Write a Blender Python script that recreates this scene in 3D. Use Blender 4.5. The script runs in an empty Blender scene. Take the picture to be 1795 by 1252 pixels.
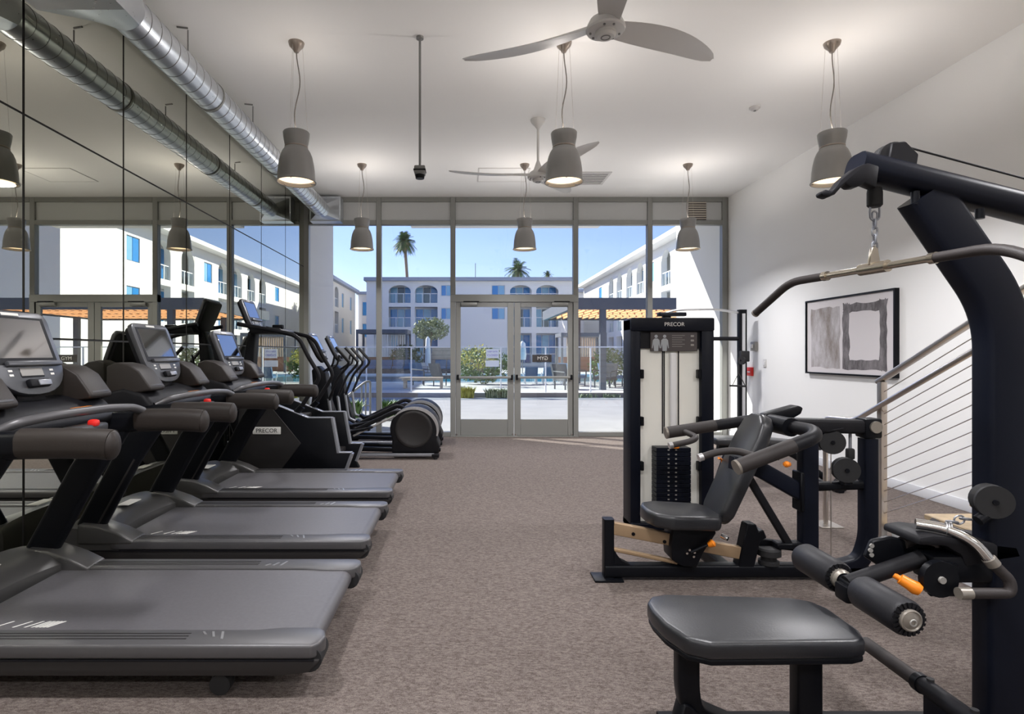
import bpy, bmesh, math, random
from mathutils import Vector, Matrix

# ---------------------------------------------------------------- camera, sky, sun, exposure
C = bpy.context.scene.collection
SC = bpy.context.scene
CX, CY, FOC, EYE = 813.0, 620.0, 1000.0, 1.38      # vanishing point, focal length (px), eye height
cam_d = bpy.data.cameras.new('camera')
cam_d.sensor_width = 36.0
cam_d.lens = FOC / 1795.0 * 36.0
cam_d.shift_x = (897.5 - CX) / 1795.0
cam_d.shift_y = -(626.0 - CY) / 1795.0
cam_d.clip_end = 500
cam = bpy.data.objects.new('camera', cam_d)
cam.location = (0, 0, EYE)
cam.rotation_euler = (math.pi / 2, 0, 0)
C.objects.link(cam)
SC.camera = cam

SUN_DIR = Vector((1.0, -0.69, -0.80)).normalized()
w = bpy.data.worlds.new('sky')
SC.world = w
w.use_nodes = True
nt = w.node_tree
bg = nt.nodes['Background']
sky = nt.nodes.new('ShaderNodeTexSky')
sky.sky_type = 'NISHITA'
sky.sun_disc = False
sky.sun_elevation = math.radians(34)
sky.sun_rotation = math.atan2(-SUN_DIR.x, -SUN_DIR.y)
sky.air_density = 1.0
sky.dust_density = 0.15
sky.ozone_density = 3.5
mul = nt.nodes.new('ShaderNodeMix'); mul.data_type = 'RGBA'; mul.blend_type = 'MULTIPLY'
mul.inputs['Factor'].default_value = 1.0
mul.inputs[7].default_value = (1.0, 0.87, 1.06, 1)
nt.links.new(sky.outputs['Color'], mul.inputs[6])
nt.links.new(mul.outputs[2], bg.inputs['Color'])
bg.inputs['Strength'].default_value = 0.132

sun_d = bpy.data.lights.new('sun', 'SUN')
sun_d.energy = 7.6
sun_d.angle = math.radians(0.55)
sun_d.color = (1.0, 0.95, 0.87)
sun = bpy.data.objects.new('sun', sun_d)
sun.rotation_euler = SUN_DIR.to_track_quat('-Z', 'Y').to_euler()
sun.location = (-20, 20, 30)
C.objects.link(sun)

vs = SC.view_settings
vs.view_transform = 'Standard'
vs.look = 'None'
vs.exposure = 0.82
vs.gamma = 1.0
vs.use_curve_mapping = False
PENDANT_W = 11.5

# ---------------------------------------------------------------- helpers
def P(px, py, Y):
    return Vector(((px - CX) * Y / FOC, Y, EYE - (py - CY) * Y / FOC))
def V(*a):
    return Vector(a)

BASE = {}
class MB:
    """collects geometry; build() links it as one mesh object"""
    def __init__(s):
        s.v = []; s.f = []
    def add(s, vs_, fs_):
        n = len(s.v)
        s.v += [Vector(p) for p in vs_]
        s.f += [tuple(i + n for i in f) for f in fs_]
        return s
    def box(s, a, b):
        x0, y0, z0 = a; x1, y1, z1 = b
        if x0 > x1: x0, x1 = x1, x0
        if y0 > y1: y0, y1 = y1, y0
        if z0 > z1: z0, z1 = z1, z0
        return s.add([(x0,y0,z0),(x1,y0,z0),(x1,y1,z0),(x0,y1,z0),(x0,y0,z1),(x1,y0,z1),(x1,y1,z1),(x0,y1,z1)],
                     [(0,3,2,1),(4,5,6,7),(0,1,5,4),(1,2,6,5),(2,3,7,6),(3,0,4,7)])
    def _bm(s, bm, M=None):
        bm.verts.index_update()
        s.add([(M @ v.co if M else v.co.copy()) for v in bm.verts], [[v.index for v in f.verts] for f in bm.faces])
        bm.free()
        return s
    def rbox(s, a, b, r=0.01, seg=2, M=None):
        t = MB().box(a, b)
        return s.bev(t, r, seg, M)
    def bev(s, t, r, seg=2, M=None, only=None):
        bm = bmesh.new()
        vv = [bm.verts.new(p) for p in t.v]
        for f in t.f: bm.faces.new([vv[i] for i in f])
        bm.normal_update()
        es = [e for e in bm.edges if e.calc_face_angle(0) > 0.45]
        if r > 0:
            bmesh.ops.bevel(bm, geom=es, offset=r, segments=seg, profile=0.5, affect='EDGES', clamp_overlap=True)
        return s._bm(bm, M)
    def prism(s, poly, axis, lo, hi, r=0.0, seg=2, M=None):
        """poly in the plane across axis: x->(y,z), y->(x,z), z->(x,y)"""
        def mk(p, h):
            return {'x': (h, p[0], p[1]), 'y': (p[0], h, p[1]), 'z': (p[0], p[1], h)}[axis]
        n = len(poly)
        bm = bmesh.new()
        a = [bm.verts.new(mk(p, lo)) for p in poly]
        b = [bm.verts.new(mk(p, hi)) for p in poly]
        bm.faces.new(a); bm.faces.new(list(reversed(b)))
        for i in range(n):
            bm.faces.new([a[i], b[i], b[(i+1) % n], a[(i+1) % n]])
        bmesh.ops.recalc_face_normals(bm, faces=bm.faces[:])
        if r > 0:
            es = [e for e in bm.edges if e.calc_face_angle(0) > 0.45]
            bmesh.ops.bevel(bm, geom=es, offset=r, segments=seg, profile=0.5, affect='EDGES', clamp_overlap=True)
        return s._bm(bm, M)
    def sweep(s, pts, prof, up=None, cap=True, scale=None):
        pts = [Vector(p) for p in pts]
        n = len(pts); m = len(prof)
        T = []
        for i in range(n):
            t = (pts[min(i+1, n-1)] - pts[max(i-1, 0)])
            T.append(t.normalized())
        if up is None:
            up = V(0,0,1) if abs(T[0].z) < 0.9 else V(0,1,0)
        N = (Vector(up) - T[0] * Vector(up).dot(T[0])).normalized()
        vv = []
        for i in range(n):
            if i:
                N = (N - T[i] * N.dot(T[i])).normalized()
            B = T[i].cross(N)
            k = scale[i] if scale else 1.0
            for (a, b) in prof:
                vv.append(pts[i] + B * a * k + N * b * k)
        ff = []
        for i in range(n-1):
            for j in range(m):
                k = (j+1) % m
                ff.append((i*m+j, i*m+k, (i+1)*m+k, (i+1)*m+j))
        if cap:
            ff.append(tuple(reversed(range(m))))
            ff.append(tuple((n-1)*m + j for j in range(m)))
        return s.add(vv, ff)
    def tube(s, pts, r, n=10, fil=0.0, cap=True, up=None, seg=5):
        if fil > 0: pts = fillet(pts, fil, seg)
        pr = [(r*math.cos(2*math.pi*i/n), r*math.sin(2*math.pi*i/n)) for i in range(n)]
        return s.sweep(pts, pr, cap=cap, up=up)
    def rtube(s, pts, wd, ht, r=0.012, fil=0.0, up=None, seg=6):
        """rectangular tube with rounded corners; wd across, ht along 'up'"""
        if fil > 0: pts = fillet(pts, fil, seg)
        return s.sweep(pts, rrect(wd, ht, r), up=up)
    def cyl(s, p0, p1, r, r1=None, n=18):
        p0 = Vector(p0); p1 = Vector(p1)
        r1 = r if r1 is None else r1
        t = (p1-p0).normalized()
        u = V(0,0,1) if abs(t.z) < 0.9 else V(1,0,0)
        a = t.cross(u).normalized(); b = t.cross(a)
        vv = []
        for p, q in ((p0, r), (p1, r1)):
            for i in range(n):
                g = 2*math.pi*i/n
                vv.append(p + a*q*math.cos(g) + b*q*math.sin(g))
        ff = [(i, (i+1) % n, n+(i+1) % n, n+i) for i in range(n)]
        ff += [tuple(reversed(range(n))), tuple(range(n, 2*n))]
        return s.add(vv, ff)
    def lathe(s, prof, o=(0,0,0), axis=(0,0,1), n=24, cap0=False, cap1=False):
        """prof: list of (radius, distance along axis)"""
        t = Vector(axis).normalized(); o = Vector(o)
        u = V(0,0,1) if abs(t.z) < 0.9 else V(1,0,0)
        a = t.cross(u).normalized(); b = t.cross(a)
        vv = []
        for (r, h) in prof:
            for i in range(n):
                g = 2*math.pi*i/n
                vv.append(o + t*h + a*r*math.cos(g) + b*r*math.sin(g))
        ff = []
        for k in range(len(prof)-1):
            for i in range(n):
                j = (i+1) % n
                ff.append((k*n+i, k*n+j, (k+1)*n+j, (k+1)*n+i))
        if cap0: ff.append(tuple(reversed(range(n))))
        if cap1: ff.append(tuple((len(prof)-1)*n+i for i in range(n)))
        return s.add(vv, ff)
    def torus(s, c, nrm, R, r, n=24, m=8):
        c = Vector(c); t = Vector(nrm).normalized()
        u = V(0,0,1) if abs(t.z) < 0.9 else V(1,0,0)
        a = t.cross(u).normalized(); b = t.cross(a)
        vv = []
        for i in range(n):
            g = 2*math.pi*i/n
            d = a*math.cos(g) + b*math.sin(g)
            for j in range(m):
                h = 2*math.pi*j/m
                vv.append(c + d*(R + r*math.cos(h)) + t*r*math.sin(h))
        ff = []
        for i in range(n):
            for j in range(m):
                i2 = (i+1) % n; j2 = (j+1) % m
                ff.append((i*m+j, i2*m+j, i2*m+j2, i*m+j2))
        return s.add(vv, ff)
    def ball(s, c, r, n=12, m=8, sc=(1,1,1)):
        pr = []
        for k in range(m+1):
            g = -math.pi/2 + math.pi*k/m
            pr.append((max(1e-4, r*math.cos(g)), r*math.sin(g)))
        t = MB().lathe(pr, (0,0,0), (0,0,1), n)
        return s.add([Vector((p.x*sc[0]+c[0], p.y*sc[1]+c[1], p.z*sc[2]+c[2])) for p in t.v], t.f)
    def build(s, name, mat, parent=None, smooth=True, wn=False):
        off = BASE.get(parent) if parent else None
        me = bpy.data.meshes.new(name)
        loc = Vector((0,0,0))
        if parent is None:
            xs = [p.x for p in s.v]; ys = [p.y for p in s.v]; zs = [p.z for p in s.v]
            loc = V((min(xs)+max(xs))/2, (min(ys)+max(ys))/2, min(zs))
            off = loc
        vv = [p - off for p in s.v] if off else s.v
        me.from_pydata([tuple(p) for p in vv], [], s.f)
        bm = bmesh.new(); bm.from_mesh(me)
        bmesh.ops.recalc_face_normals(bm, faces=bm.faces[:])
        bm.to_mesh(me); bm.free()
        if smooth:
            me.polygons.foreach_set('use_smooth', [True]*len(me.polygons))
            me.set_sharp_from_angle(angle=math.radians(38))
        me.materials.append(M[mat] if isinstance(mat, str) else mat)
        o = bpy.data.objects.new(name, me)
        C.objects.link(o)
        o.location = loc
        if parent:
            o.parent = parent
            BASE[o] = BASE.get(parent, Vector((0,0,0)))
        else:
            BASE[o] = loc
        if wn:
            o.modifiers.new('wn', 'WEIGHTED_NORMAL').keep_sharp = True
        return o

def rrect(wd, ht, r, k=3):
    out = []
    for (sx, sy, a0) in ((1,1,0), (-1,1,90), (-1,-1,180), (1,-1,270)):
        for i in range(k+1):
            g = math.radians(a0 + 90*i/k)
            out.append((sx*(wd/2-r) + r*math.cos(g), sy*(ht/2-r) + r*math.sin(g)))
    return out
def fillet(pts, r, seg=5):
    pts = [Vector(p) for p in pts]
    out = [pts[0]]
    for i in range(1, len(pts)-1):
        a, b, c = pts[i-1], pts[i], pts[i+1]
        d1 = a-b; d2 = c-b
        q = min(r, d1.length*0.48, d2.length*0.48)
        p0 = b + d1.normalized()*q; p1 = b + d2.normalized()*q
        for k in range(seg+1):
            t = k/seg
            out.append(p0*(1-t)**2 + b*2*t*(1-t) + p1*t*t)
    out.append(pts[-1])
    return out
def tag(o, label=None, cat=None, group=None, kind=None):
    if label: o['label'] = label
    if cat: o['category'] = cat
    if group: o['group'] = group
    if kind: o['kind'] = kind
    return o
def thing(name, label, cat, loc=(0,0,0), group=None, local=False, rz=0.0, kind=None):
    o = bpy.data.objects.new(name, None)
    o.empty_display_size = 0.1
    C.objects.link(o)
    o.location = loc; o.rotation_euler = (0,0,rz)
    BASE[o] = Vector((0,0,0)) if local else Vector(loc)
    return tag(o, label, cat, group, kind)
def copy_tree(o, parent=None):
    c = o.copy(); C.objects.link(c); c.parent = parent
    for ch in list(o.children): copy_tree(ch, c)
    return c
def text_part(s, size, name, mat, parent, pos, xdir, ydir, depth=0.002, align='CENTER', extrude=0.002):
    cu = bpy.data.curves.new('t', 'FONT')
    cu.body = s; cu.size = size; cu.extrude = extrude; cu.align_x = align; cu.align_y = 'CENTER'
    to = bpy.data.objects.new('t', cu); C.objects.link(to)
    bpy.context.view_layer.update()
    dg = bpy.context.evaluated_depsgraph_get()
    me = bpy.data.meshes.new_from_object(to.evaluated_get(dg))
    bpy.data.objects.remove(to); bpy.data.curves.remove(cu)
    x = Vector(xdir).normalized(); y = Vector(ydir).normalized(); z = x.cross(y)
    m = MB()
    m.add([Vector(pos) + x*v.co.x + y*v.co.y + z*v.co.z for v in me.vertices], [tuple(p.vertices) for p in me.polygons])
    bpy.data.meshes.remove(me)
    return m.build(name, mat, parent, smooth=False)

# ---------------------------------------------------------------- materials
M = {}
def mat(name, col, rough=0.5, metal=0.0, bump=0.0, bscale=200.0, var=0.0, vscale=8.0, spec=None, emit=None, estr=0.0, coat=0.0):
    m = bpy.data.materials.new(name); m.use_nodes = True
    t = m.node_tree; b = t.nodes['Principled BSDF']
    b.inputs['Base Color'].default_value = (*col, 1)
    b.inputs['Roughness'].default_value = rough
    b.inputs['Metallic'].default_value = metal
    if spec is not None: b.inputs['Specular IOR Level'].default_value = spec
    if coat: b.inputs['Coat Weight'].default_value = coat
    if emit:
        b.inputs['Emission Color'].default_value = (*emit, 1)
        b.inputs['Emission Strength'].default_value = estr
    if bump or var:
        tc = t.nodes.new('ShaderNodeTexCoord')
    if var:
        n = t.nodes.new('ShaderNodeTexNoise'); n.inputs['Scale'].default_value = vscale; n.inputs['Detail'].default_value = 6
        t.links.new(tc.outputs['Object'], n.inputs['Vector'])
        r = t.nodes.new('ShaderNodeValToRGB')
        r.color_ramp.elements[0].position = 0.3; r.color_ramp.elements[1].position = 0.7
        r.color_ramp.elements[0].color = (*[c*(1-var) for c in col], 1)
        r.color_ramp.elements[1].color = (*[min(1, c*(1+var)) for c in col], 1)
        t.links.new(n.outputs['Fac'], r.inputs['Fac']); t.links.new(r.outputs['Color'], b.inputs['Base Color'])
    if bump:
        n2 = t.nodes.new('ShaderNodeTexNoise'); n2.inputs['Scale'].default_value = bscale; n2.inputs['Detail'].default_value = 2
        t.links.new(tc.outputs['Object'], n2.inputs['Vector'])
        bp = t.nodes.new('ShaderNodeBump'); bp.inputs['Strength'].default_value = bump; bp.inputs['Distance'].default_value = 0.01
        t.links.new(n2.outputs['Fac'], bp.inputs['Height']); t.links.new(bp.outputs['Normal'], b.inputs['Normal'])
    M[name] = m
    return m
mat('wall_white', (0.84,0.84,0.83), 0.85, bump=0.04, bscale=90)
mat('ceiling_white', (0.87,0.87,0.86), 0.9, bump=0.03, bscale=60)
mat('black_paint', (0.004,0.0045,0.0065), 0.4, spec=0.16, bump=0.02, bscale=300)
mat('charcoal', (0.008,0.008,0.010), 0.5, spec=0.2, bump=0.02, bscale=250)
mat('vinyl', (0.012,0.013,0.016), 0.36, spec=0.65, bump=0.05, bscale=160, var=0.1)
mat('foam', (0.010,0.010,0.013), 0.5, spec=0.35, bump=0.05, bscale=260)
mat('rubber', (0.010,0.010,0.011), 0.7)
mat('brown_grip', (0.018,0.013,0.0105), 0.55, bump=0.05, bscale=240)
mat('dark_grip', (0.024,0.019,0.018), 0.6, bump=0.1, bscale=300)
mat('grey_rail', (0.10,0.098,0.102), 0.38, metal=0.35)
mat('grey_hood', (0.11,0.108,0.106), 0.35, metal=0.5)
mat('dark_side', (0.028,0.026,0.026), 0.42, metal=0.2)
mat('belt', (0.088,0.085,0.092), 0.46, bump=0.06, bscale=420, var=0.08, vscale=60)
mat('silver', (0.62,0.62,0.63), 0.3, metal=0.85)
mat('silver_paint', (0.30,0.31,0.34), 0.35, metal=0.5)
mat('console_grey', (0.085,0.087,0.095), 0.32, metal=0.35)
mat('chrome', (0.75,0.74,0.72), 0.15, metal=1.0)
mat('brass_steel', (0.55,0.50,0.42), 0.25, metal=1.0)
mat('stainless', (0.56,0.52,0.48), 0.28, metal=0.95)
mat('screen', (0.40,0.40,0.41), 0.05, metal=1.0)
mat('orange', (0.85,0.24,0.01), 0.4)
mat('red', (0.75,0.02,0.015), 0.4)
mat('beige_rail', (0.36,0.25,0.15), 0.35, metal=0.35)
mat('end_cap', (0.28,0.255,0.22), 0.35, metal=0.5)
mat('plate_grey', (0.30,0.29,0.27), 0.4)
mat('letter_light', (0.75,0.74,0.70), 0.5)
mat('letter_dark', (0.02,0.02,0.02), 0.5)
mat('letter_blue', (0.08,0.05,0.45), 0.5)
mat('paper_white', (0.82,0.82,0.84), 0.6)
mat('frost', (0.86,0.85,0.78), 0.35, spec=0.5)
mat('white_plastic', (0.78,0.78,0.78), 0.4)
mat('navy', (0.0045,0.006,0.012), 0.4, spec=0.16)
mat('placard', (0.06,0.05,0.05), 0.4)
mat('figure_grey', (0.36,0.38,0.40), 0.6)
mat('lamp_grey', (0.30,0.297,0.29), 0.4, metal=0.35)
mat('lamp_lens', (0.9,0.75,0.55), 0.5, emit=(1.0,0.72,0.45), estr=1.1)
mat('fan_grey', (0.66,0.65,0.635), 0.42, metal=0.1)
mat('fan_light', (0.66,0.65,0.63), 0.42, metal=0.1)
mat('copper_cap', (0.36,0.31,0.27), 0.3, metal=0.7)
mat('cord', (0.22,0.20,0.18), 0.6)
mat('pole_grey', (0.22,0.22,0.215), 0.5)
mat('frame_metal', (0.25,0.252,0.238), 0.42, metal=0.35)
mat('spandrel', (0.47,0.48,0.475), 0.6)
mat('seam_black', (0.008,0.007,0.006), 0.6)
mat('baseboard', (0.66,0.67,0.70), 0.6)
mat('wood_tread', (0.42,0.32,0.20), 0.5, var=0.15, vscale=20)
mat('vent_white', (0.62,0.61,0.60), 0.6)
mat('vent_tan', (0.52,0.47,0.40), 0.6)
mat('art_paper', (0.62,0.59,0.60), 0.7)
# outdoors
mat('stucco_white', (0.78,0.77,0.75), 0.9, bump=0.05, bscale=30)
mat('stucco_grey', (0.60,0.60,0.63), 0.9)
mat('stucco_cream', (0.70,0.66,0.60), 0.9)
mat('roof_fascia', (0.32,0.35,0.42), 0.7)
mat('concrete', (0.29,0.29,0.30), 0.85, var=0.08, vscale=1.5, bump=0.05, bscale=25)
mat('deck_pale', (0.50,0.485,0.47), 0.85, var=0.05, vscale=2.0)
mat('curb_brown', (0.30,0.25,0.21), 0.8)
mat('curb_grey', (0.30,0.31,0.34), 0.8)
mat('pane_blue', (0.03,0.22,0.55), 0.12, spec=0.7)
mat('pane_pale', (0.20,0.42,0.62), 0.15, spec=0.7)
mat('pane_dark', (0.04,0.06,0.08), 0.1, spec=0.7)
mat('rail_white', (0.75,0.77,0.80), 0.5)
mat('slate_beam', (0.085,0.095,0.12), 0.6)
mat('wood_slat', (0.75,0.36,0.15), 0.6, var=0.15, vscale=6)
mat('wood_weather', (0.46,0.35,0.27), 0.7, var=0.15, vscale=5)
mat('wood_red', (0.28,0.12,0.07), 0.7)
mat('cushion_blue', (0.07,0.15,0.28), 0.8)
mat('wicker_dark', (0.05,0.055,0.07), 0.7)
mat('canvas', (0.72,0.72,0.74), 0.8)
mat('water', (0.03,0.30,0.42), 0.06, spec=0.6, bump=0.08, bscale=3)
mat('leaf_green', (0.10,0.19,0.04), 0.6, var=0.4, vscale=3)
mat('leaf_dark', (0.045,0.09,0.03), 0.6, var=0.4, vscale=3)
mat('leaf_yellow', (0.42,0.40,0.07), 0.7, var=0.3, vscale=3)
mat('leaf_pale', (0.30,0.34,0.20), 0.7, var=0.3, vscale=2)
mat('palm_trunk', (0.20,0.15,0.11), 0.9)
mat('palm_skirt', (0.33,0.25,0.15), 0.9)

def special_materials():
    # carpet: woven tan and grey-brown flecks
    m = bpy.data.materials.new('carpet'); m.use_nodes = True; t = m.node_tree; b = t.nodes['Principled BSDF']
    b.inputs['Roughness'].default_value = 0.95; b.inputs['Specular IOR Level'].default_value = 0.15
    tc = t.nodes.new('ShaderNodeTexCoord')
    mp = t.nodes.new('ShaderNodeMapping'); mp.inputs['Scale'].default_value = (1.0, 2.2, 1.0); mp.inputs['Rotation'].default_value = (0,0,0.3)
    t.links.new(tc.outputs['Object'], mp.inputs['Vector'])
    n1 = t.nodes.new('ShaderNodeTexNoise'); n1.inputs['Scale'].default_value = 46; n1.inputs['Detail'].default_value = 6; n1.inputs['Roughness'].default_value = 0.7
    t.links.new(mp.outputs['Vector'], n1.inputs['Vector'])
    n2 = t.nodes.new('ShaderNodeTexNoise'); n2.inputs['Scale'].default_value = 260; n2.inputs['Detail'].default_value = 2
    t.links.new(tc.outputs['Object'], n2.inputs['Vector'])
    mx = t.nodes.new('ShaderNodeMath'); mx.operation = 'ADD'
    ml = t.nodes.new('ShaderNodeMath'); ml.operation = 'MULTIPLY'; ml.inputs[1].default_value = 0.55
    t.links.new(n2.outputs['Fac'], ml.inputs[0]); t.links.new(n1.outputs['Fac'], mx.inputs[0]); t.links.new(ml.outputs[0], mx.inputs[1])
    r = t.nodes.new('ShaderNodeValToRGB')
    r.color_ramp.elements[0].position = 0.62; r.color_ramp.elements[0].color = (0.074,0.058,0.051,1)
    r.color_ramp.elements[1].position = 0.92; r.color_ramp.elements[1].color = (0.20,0.168,0.152,1)
    t.links.new(mx.outputs[0], r.inputs['Fac']); t.links.new(r.outputs['Color'], b.inputs['Base Color'])
    bp = t.nodes.new('ShaderNodeBump'); bp.inputs['Strength'].default_value = 0.35; bp.inputs['Distance'].default_value = 0.006
    t.links.new(mx.outputs[0], bp.inputs['Height']); t.links.new(bp.outputs['Normal'], b.inputs['Normal'])
    M['carpet'] = m
    # mirror: slightly tinted
    m = bpy.data.materials.new('mirror_glass'); m.use_nodes = True; t = m.node_tree
    b = t.nodes['Principled BSDF']; b.inputs['Metallic'].default_value = 1; b.inputs['Roughness'].default_value = 0.0
    b.inputs['Base Color'].default_value = (0.60,0.60,0.52,1)
    M['mirror_glass'] = m
    # clear glass: fresnel mix of transparent and glossy
    for nm, tint in (('glass', (0.93,0.95,0.95)), ('glass_fence', (0.91,0.955,0.965))):
        m = bpy.data.materials.new(nm); m.use_nodes = True; t = m.node_tree
        t.nodes.remove(t.nodes['Principled BSDF'])
        out = t.nodes['Material Output']
        tr = t.nodes.new('ShaderNodeBsdfTransparent'); tr.inputs['Color'].default_value = (*tint, 1)
        gl = t.nodes.new('ShaderNodeBsdfGlossy'); gl.inputs['Roughness'].default_value = 0.02
        lw = t.nodes.new('ShaderNodeLayerWeight'); lw.inputs['Blend'].default_value = 0.5
        pw = t.nodes.new('ShaderNodeMath'); pw.operation = 'POWER'; pw.inputs[1].default_value = 5.0
        fr = t.nodes.new('ShaderNodeMath'); fr.operation = 'MULTIPLY_ADD'; fr.inputs[1].default_value = 0.9; fr.inputs[2].default_value = 0.035
        t.links.new(lw.outputs['Facing'], pw.inputs[0]); t.links.new(pw.outputs[0], fr.inputs[0])
        mxs = t.nodes.new('ShaderNodeMixShader')
        t.links.new(fr.outputs[0], mxs.inputs[0]); t.links.new(tr.outputs[0], mxs.inputs[1]); t.links.new(gl.outputs[0], mxs.inputs[2])
        t.links.new(mxs.outputs[0], out.inputs['Surface'])
        M[nm] = m
    # galvanised duct
    m = mat('galvanised', (0.66,0.69,0.73), 0.27, metal=0.92)
    t = m.node_tree; b = t.nodes['Principled BSDF']
    tc = t.nodes.new('ShaderNodeTexCoord')
    vo = t.nodes.new('ShaderNodeTexVoronoi'); vo.inputs['Scale'].default_value = 18
    t.links.new(tc.outputs['Object'], vo.inputs['Vector'])
    mr = t.nodes.new('ShaderNodeMapRange'); mr.inputs['To Min'].default_value = 0.27; mr.inputs['To Max'].default_value = 0.31
    t.links.new(vo.outputs['Distance'], mr.inputs['Value']); t.links.new(mr.outputs['Result'], b.inputs['Roughness'])
    # brush-stroke art: smoky grey and tan washes
    for nm, c0, c1, sc in (('art_wash', (0.50,0.48,0.50), (0.22,0.19,0.17), 5.0), ('art_stroke', (0.075,0.068,0.07), (0.26,0.24,0.25), 9.0)):
        m = mat(nm, c0, 0.75); t = m.node_tree; b = t.nodes['Principled BSDF']
        tc = t.nodes.new('ShaderNodeTexCoord'); mp = t.nodes.new('ShaderNodeMapping'); mp.inputs['Scale'].default_value = (1,1,0.4)
        n = t.nodes.new('ShaderNodeTexNoise'); n.inputs['Scale'].default_value = sc; n.inputs['Detail'].default_value = 8; n.inputs['Roughness'].default_value = 0.7
        r = t.nodes.new('ShaderNodeValToRGB'); r.color_ramp.elements[0].position = 0.38; r.color_ramp.elements[1].position = 0.66
        r.color_ramp.elements[0].color = (*c0,1); r.color_ramp.elements[1].color = (*c1,1)
        t.links.new(tc.outputs['Object'], mp.inputs['Vector']); t.links.new(mp.outputs['Vector'], n.inputs['Vector'])
        t.links.new(n.outputs['Fac'], r.inputs['Fac']); t.links.new(r.outputs['Color'], b.inputs['Base Color'])
special_materials()
# ---------------------------------------------------------------- the room
XL, XR, YB, YF, ZC = -2.655, 4.40, -3.0, 9.52, 3.98
def struct(name, m, material, label=None, cat=None, **k):
    o = m.build(name, material, None, **k)
    o['kind'] = 'structure'
    if label: o['label'] = label
    if cat: o['category'] = cat
    return o
struct('floor', MB().box((XL-0.1, YB, -0.12), (XR, YF+0.06, 0)), 'carpet', 'tan and grey flecked carpet floor of the gym', 'floor', smooth=False)
struct('ceiling', MB().box((XL-0.1, YB, ZC), (XR+0.12, YF+0.06, ZC+0.2)), 'ceiling_white', 'smooth white painted gym ceiling', 'ceiling', smooth=False)
struct('wall_right', MB().box((XR, YB, -0.12), (XR+0.12, YF+0.06, ZC)), 'wall_white', 'white painted wall behind the staircase', 'wall', smooth=False)
struct('wall_left', MB().box((XL-0.1, YB, 0), (XL-0.006, YF+0.06, ZC)), 'seam_black', 'dark backing wall behind the mirrors', 'wall', smooth=False)
struct('wall_back', MB().box((XL-0.1, YB-0.12, -0.12), (XR+0.12, YB, ZC+0.2)), 'wall_white', 'white wall at the closed end of the gym', 'wall', smooth=False)
struct('baseboard_right', MB().rbox((XR-0.014, 4.05, 0.0), (XR, YF-0.07, 0.1), 0.004), 'baseboard', 'white baseboard along the right wall', 'baseboard')

mir = thing('wall_mirror', 'full height wall of tinted mirror panels with dark joints behind the treadmills', 'mirror', (XL, 4.0, 0))
ys = [9.50 - 1.01*k for k in range(13)]
zs = [0.0, 0.11, 1.475, 2.825, ZC]
for i in range(12):
    for j in range(1, 4):
        MB().box((XL-0.006, ys[i+1]+0.010, zs[j]+0.007), (XL, ys[i]-0.010, zs[j+1]-0.007)).build('mirror_panel', 'mirror_glass', mir, smooth=False)
MB().box((XL-0.006, YB, 0), (XL+0.004, YF-0.1, 0.10)).build('base_strip', 'frame_metal', mir)

# glazed end wall
def W(px): return (px-CX)*YF/FOC
def Z(py): return EYE-(py-CY)*YF/FOC
mull = [538, 664.5, 794, 1008.5, 1138, 1268.5]
hw = 0.042
Y0, Y1 = YF-0.05, YF+0.06
zt0, zt1, zs0, zs1, zg0 = ZC, Z(355), Z(387), Z(395), 0.075
labels = ['window bay behind the ellipticals beside the mirror', 'window bay beside the left door leaf with the tall palm beyond',
          'transom window above the double doors', 'window bay beside the right door leaf with the pergola beyond', 'narrow window bay beside the white right wall']
for i in range(5):
    x0, x1 = W(mull[i])+hw, W(mull[i+1])-hw
    wn = thing('window_%d' % (i+1), labels[i], 'window', ((x0+x1)/2, YF, 0), kind='structure')
    zb = Z(517) if i == 2 else 0.0
    MB().rbox((x0-2*hw, Y0, zb if i not in (2,) else zb), (x0, Y1, zt0), 0.005, 1).build('mullion', 'frame_metal', wn)
    if i == 4:
        MB().rbox((x1, Y0, 0), (x1+2*hw, Y1, zt0), 0.005, 1).build('mullion', 'frame_metal', wn)
        MB().box((x1+2*hw, Y0+0.02, 0), (XR, Y1, zt0)).build('frame_filler', 'frame_metal', wn)
    if i == 0:
        MB().box((XL-0.02, Y0+0.02, 0), (x0-2*hw, Y1, zt0)).build('frame_filler', 'frame_metal', wn)
    MB().rbox((x0, Y0, zt1), (x1, Y1, zt0), 0.004, 1).build('head_rail', 'frame_metal', wn)
    MB().rbox((x0, Y0, zs1), (x1, Y1, zs0), 0.004, 1).build('transom_bar', 'frame_metal', wn)
    MB().box((x0, YF-0.01, zs0), (x1, YF+0.02, zt1)).build('spandrel_panel', 'spandrel', wn)
    zb2 = Z(517) if i == 2 else zg0
    if i != 2:
        MB().rbox((x0, Y0, 0), (x1, Y1, zg0), 0.004, 1).build('sill', 'frame_metal', wn)
    MB().box((x0, YF, zb2), (x1, YF+0.008, zs1)).build('pane', 'glass', wn, smooth=False)
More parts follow.
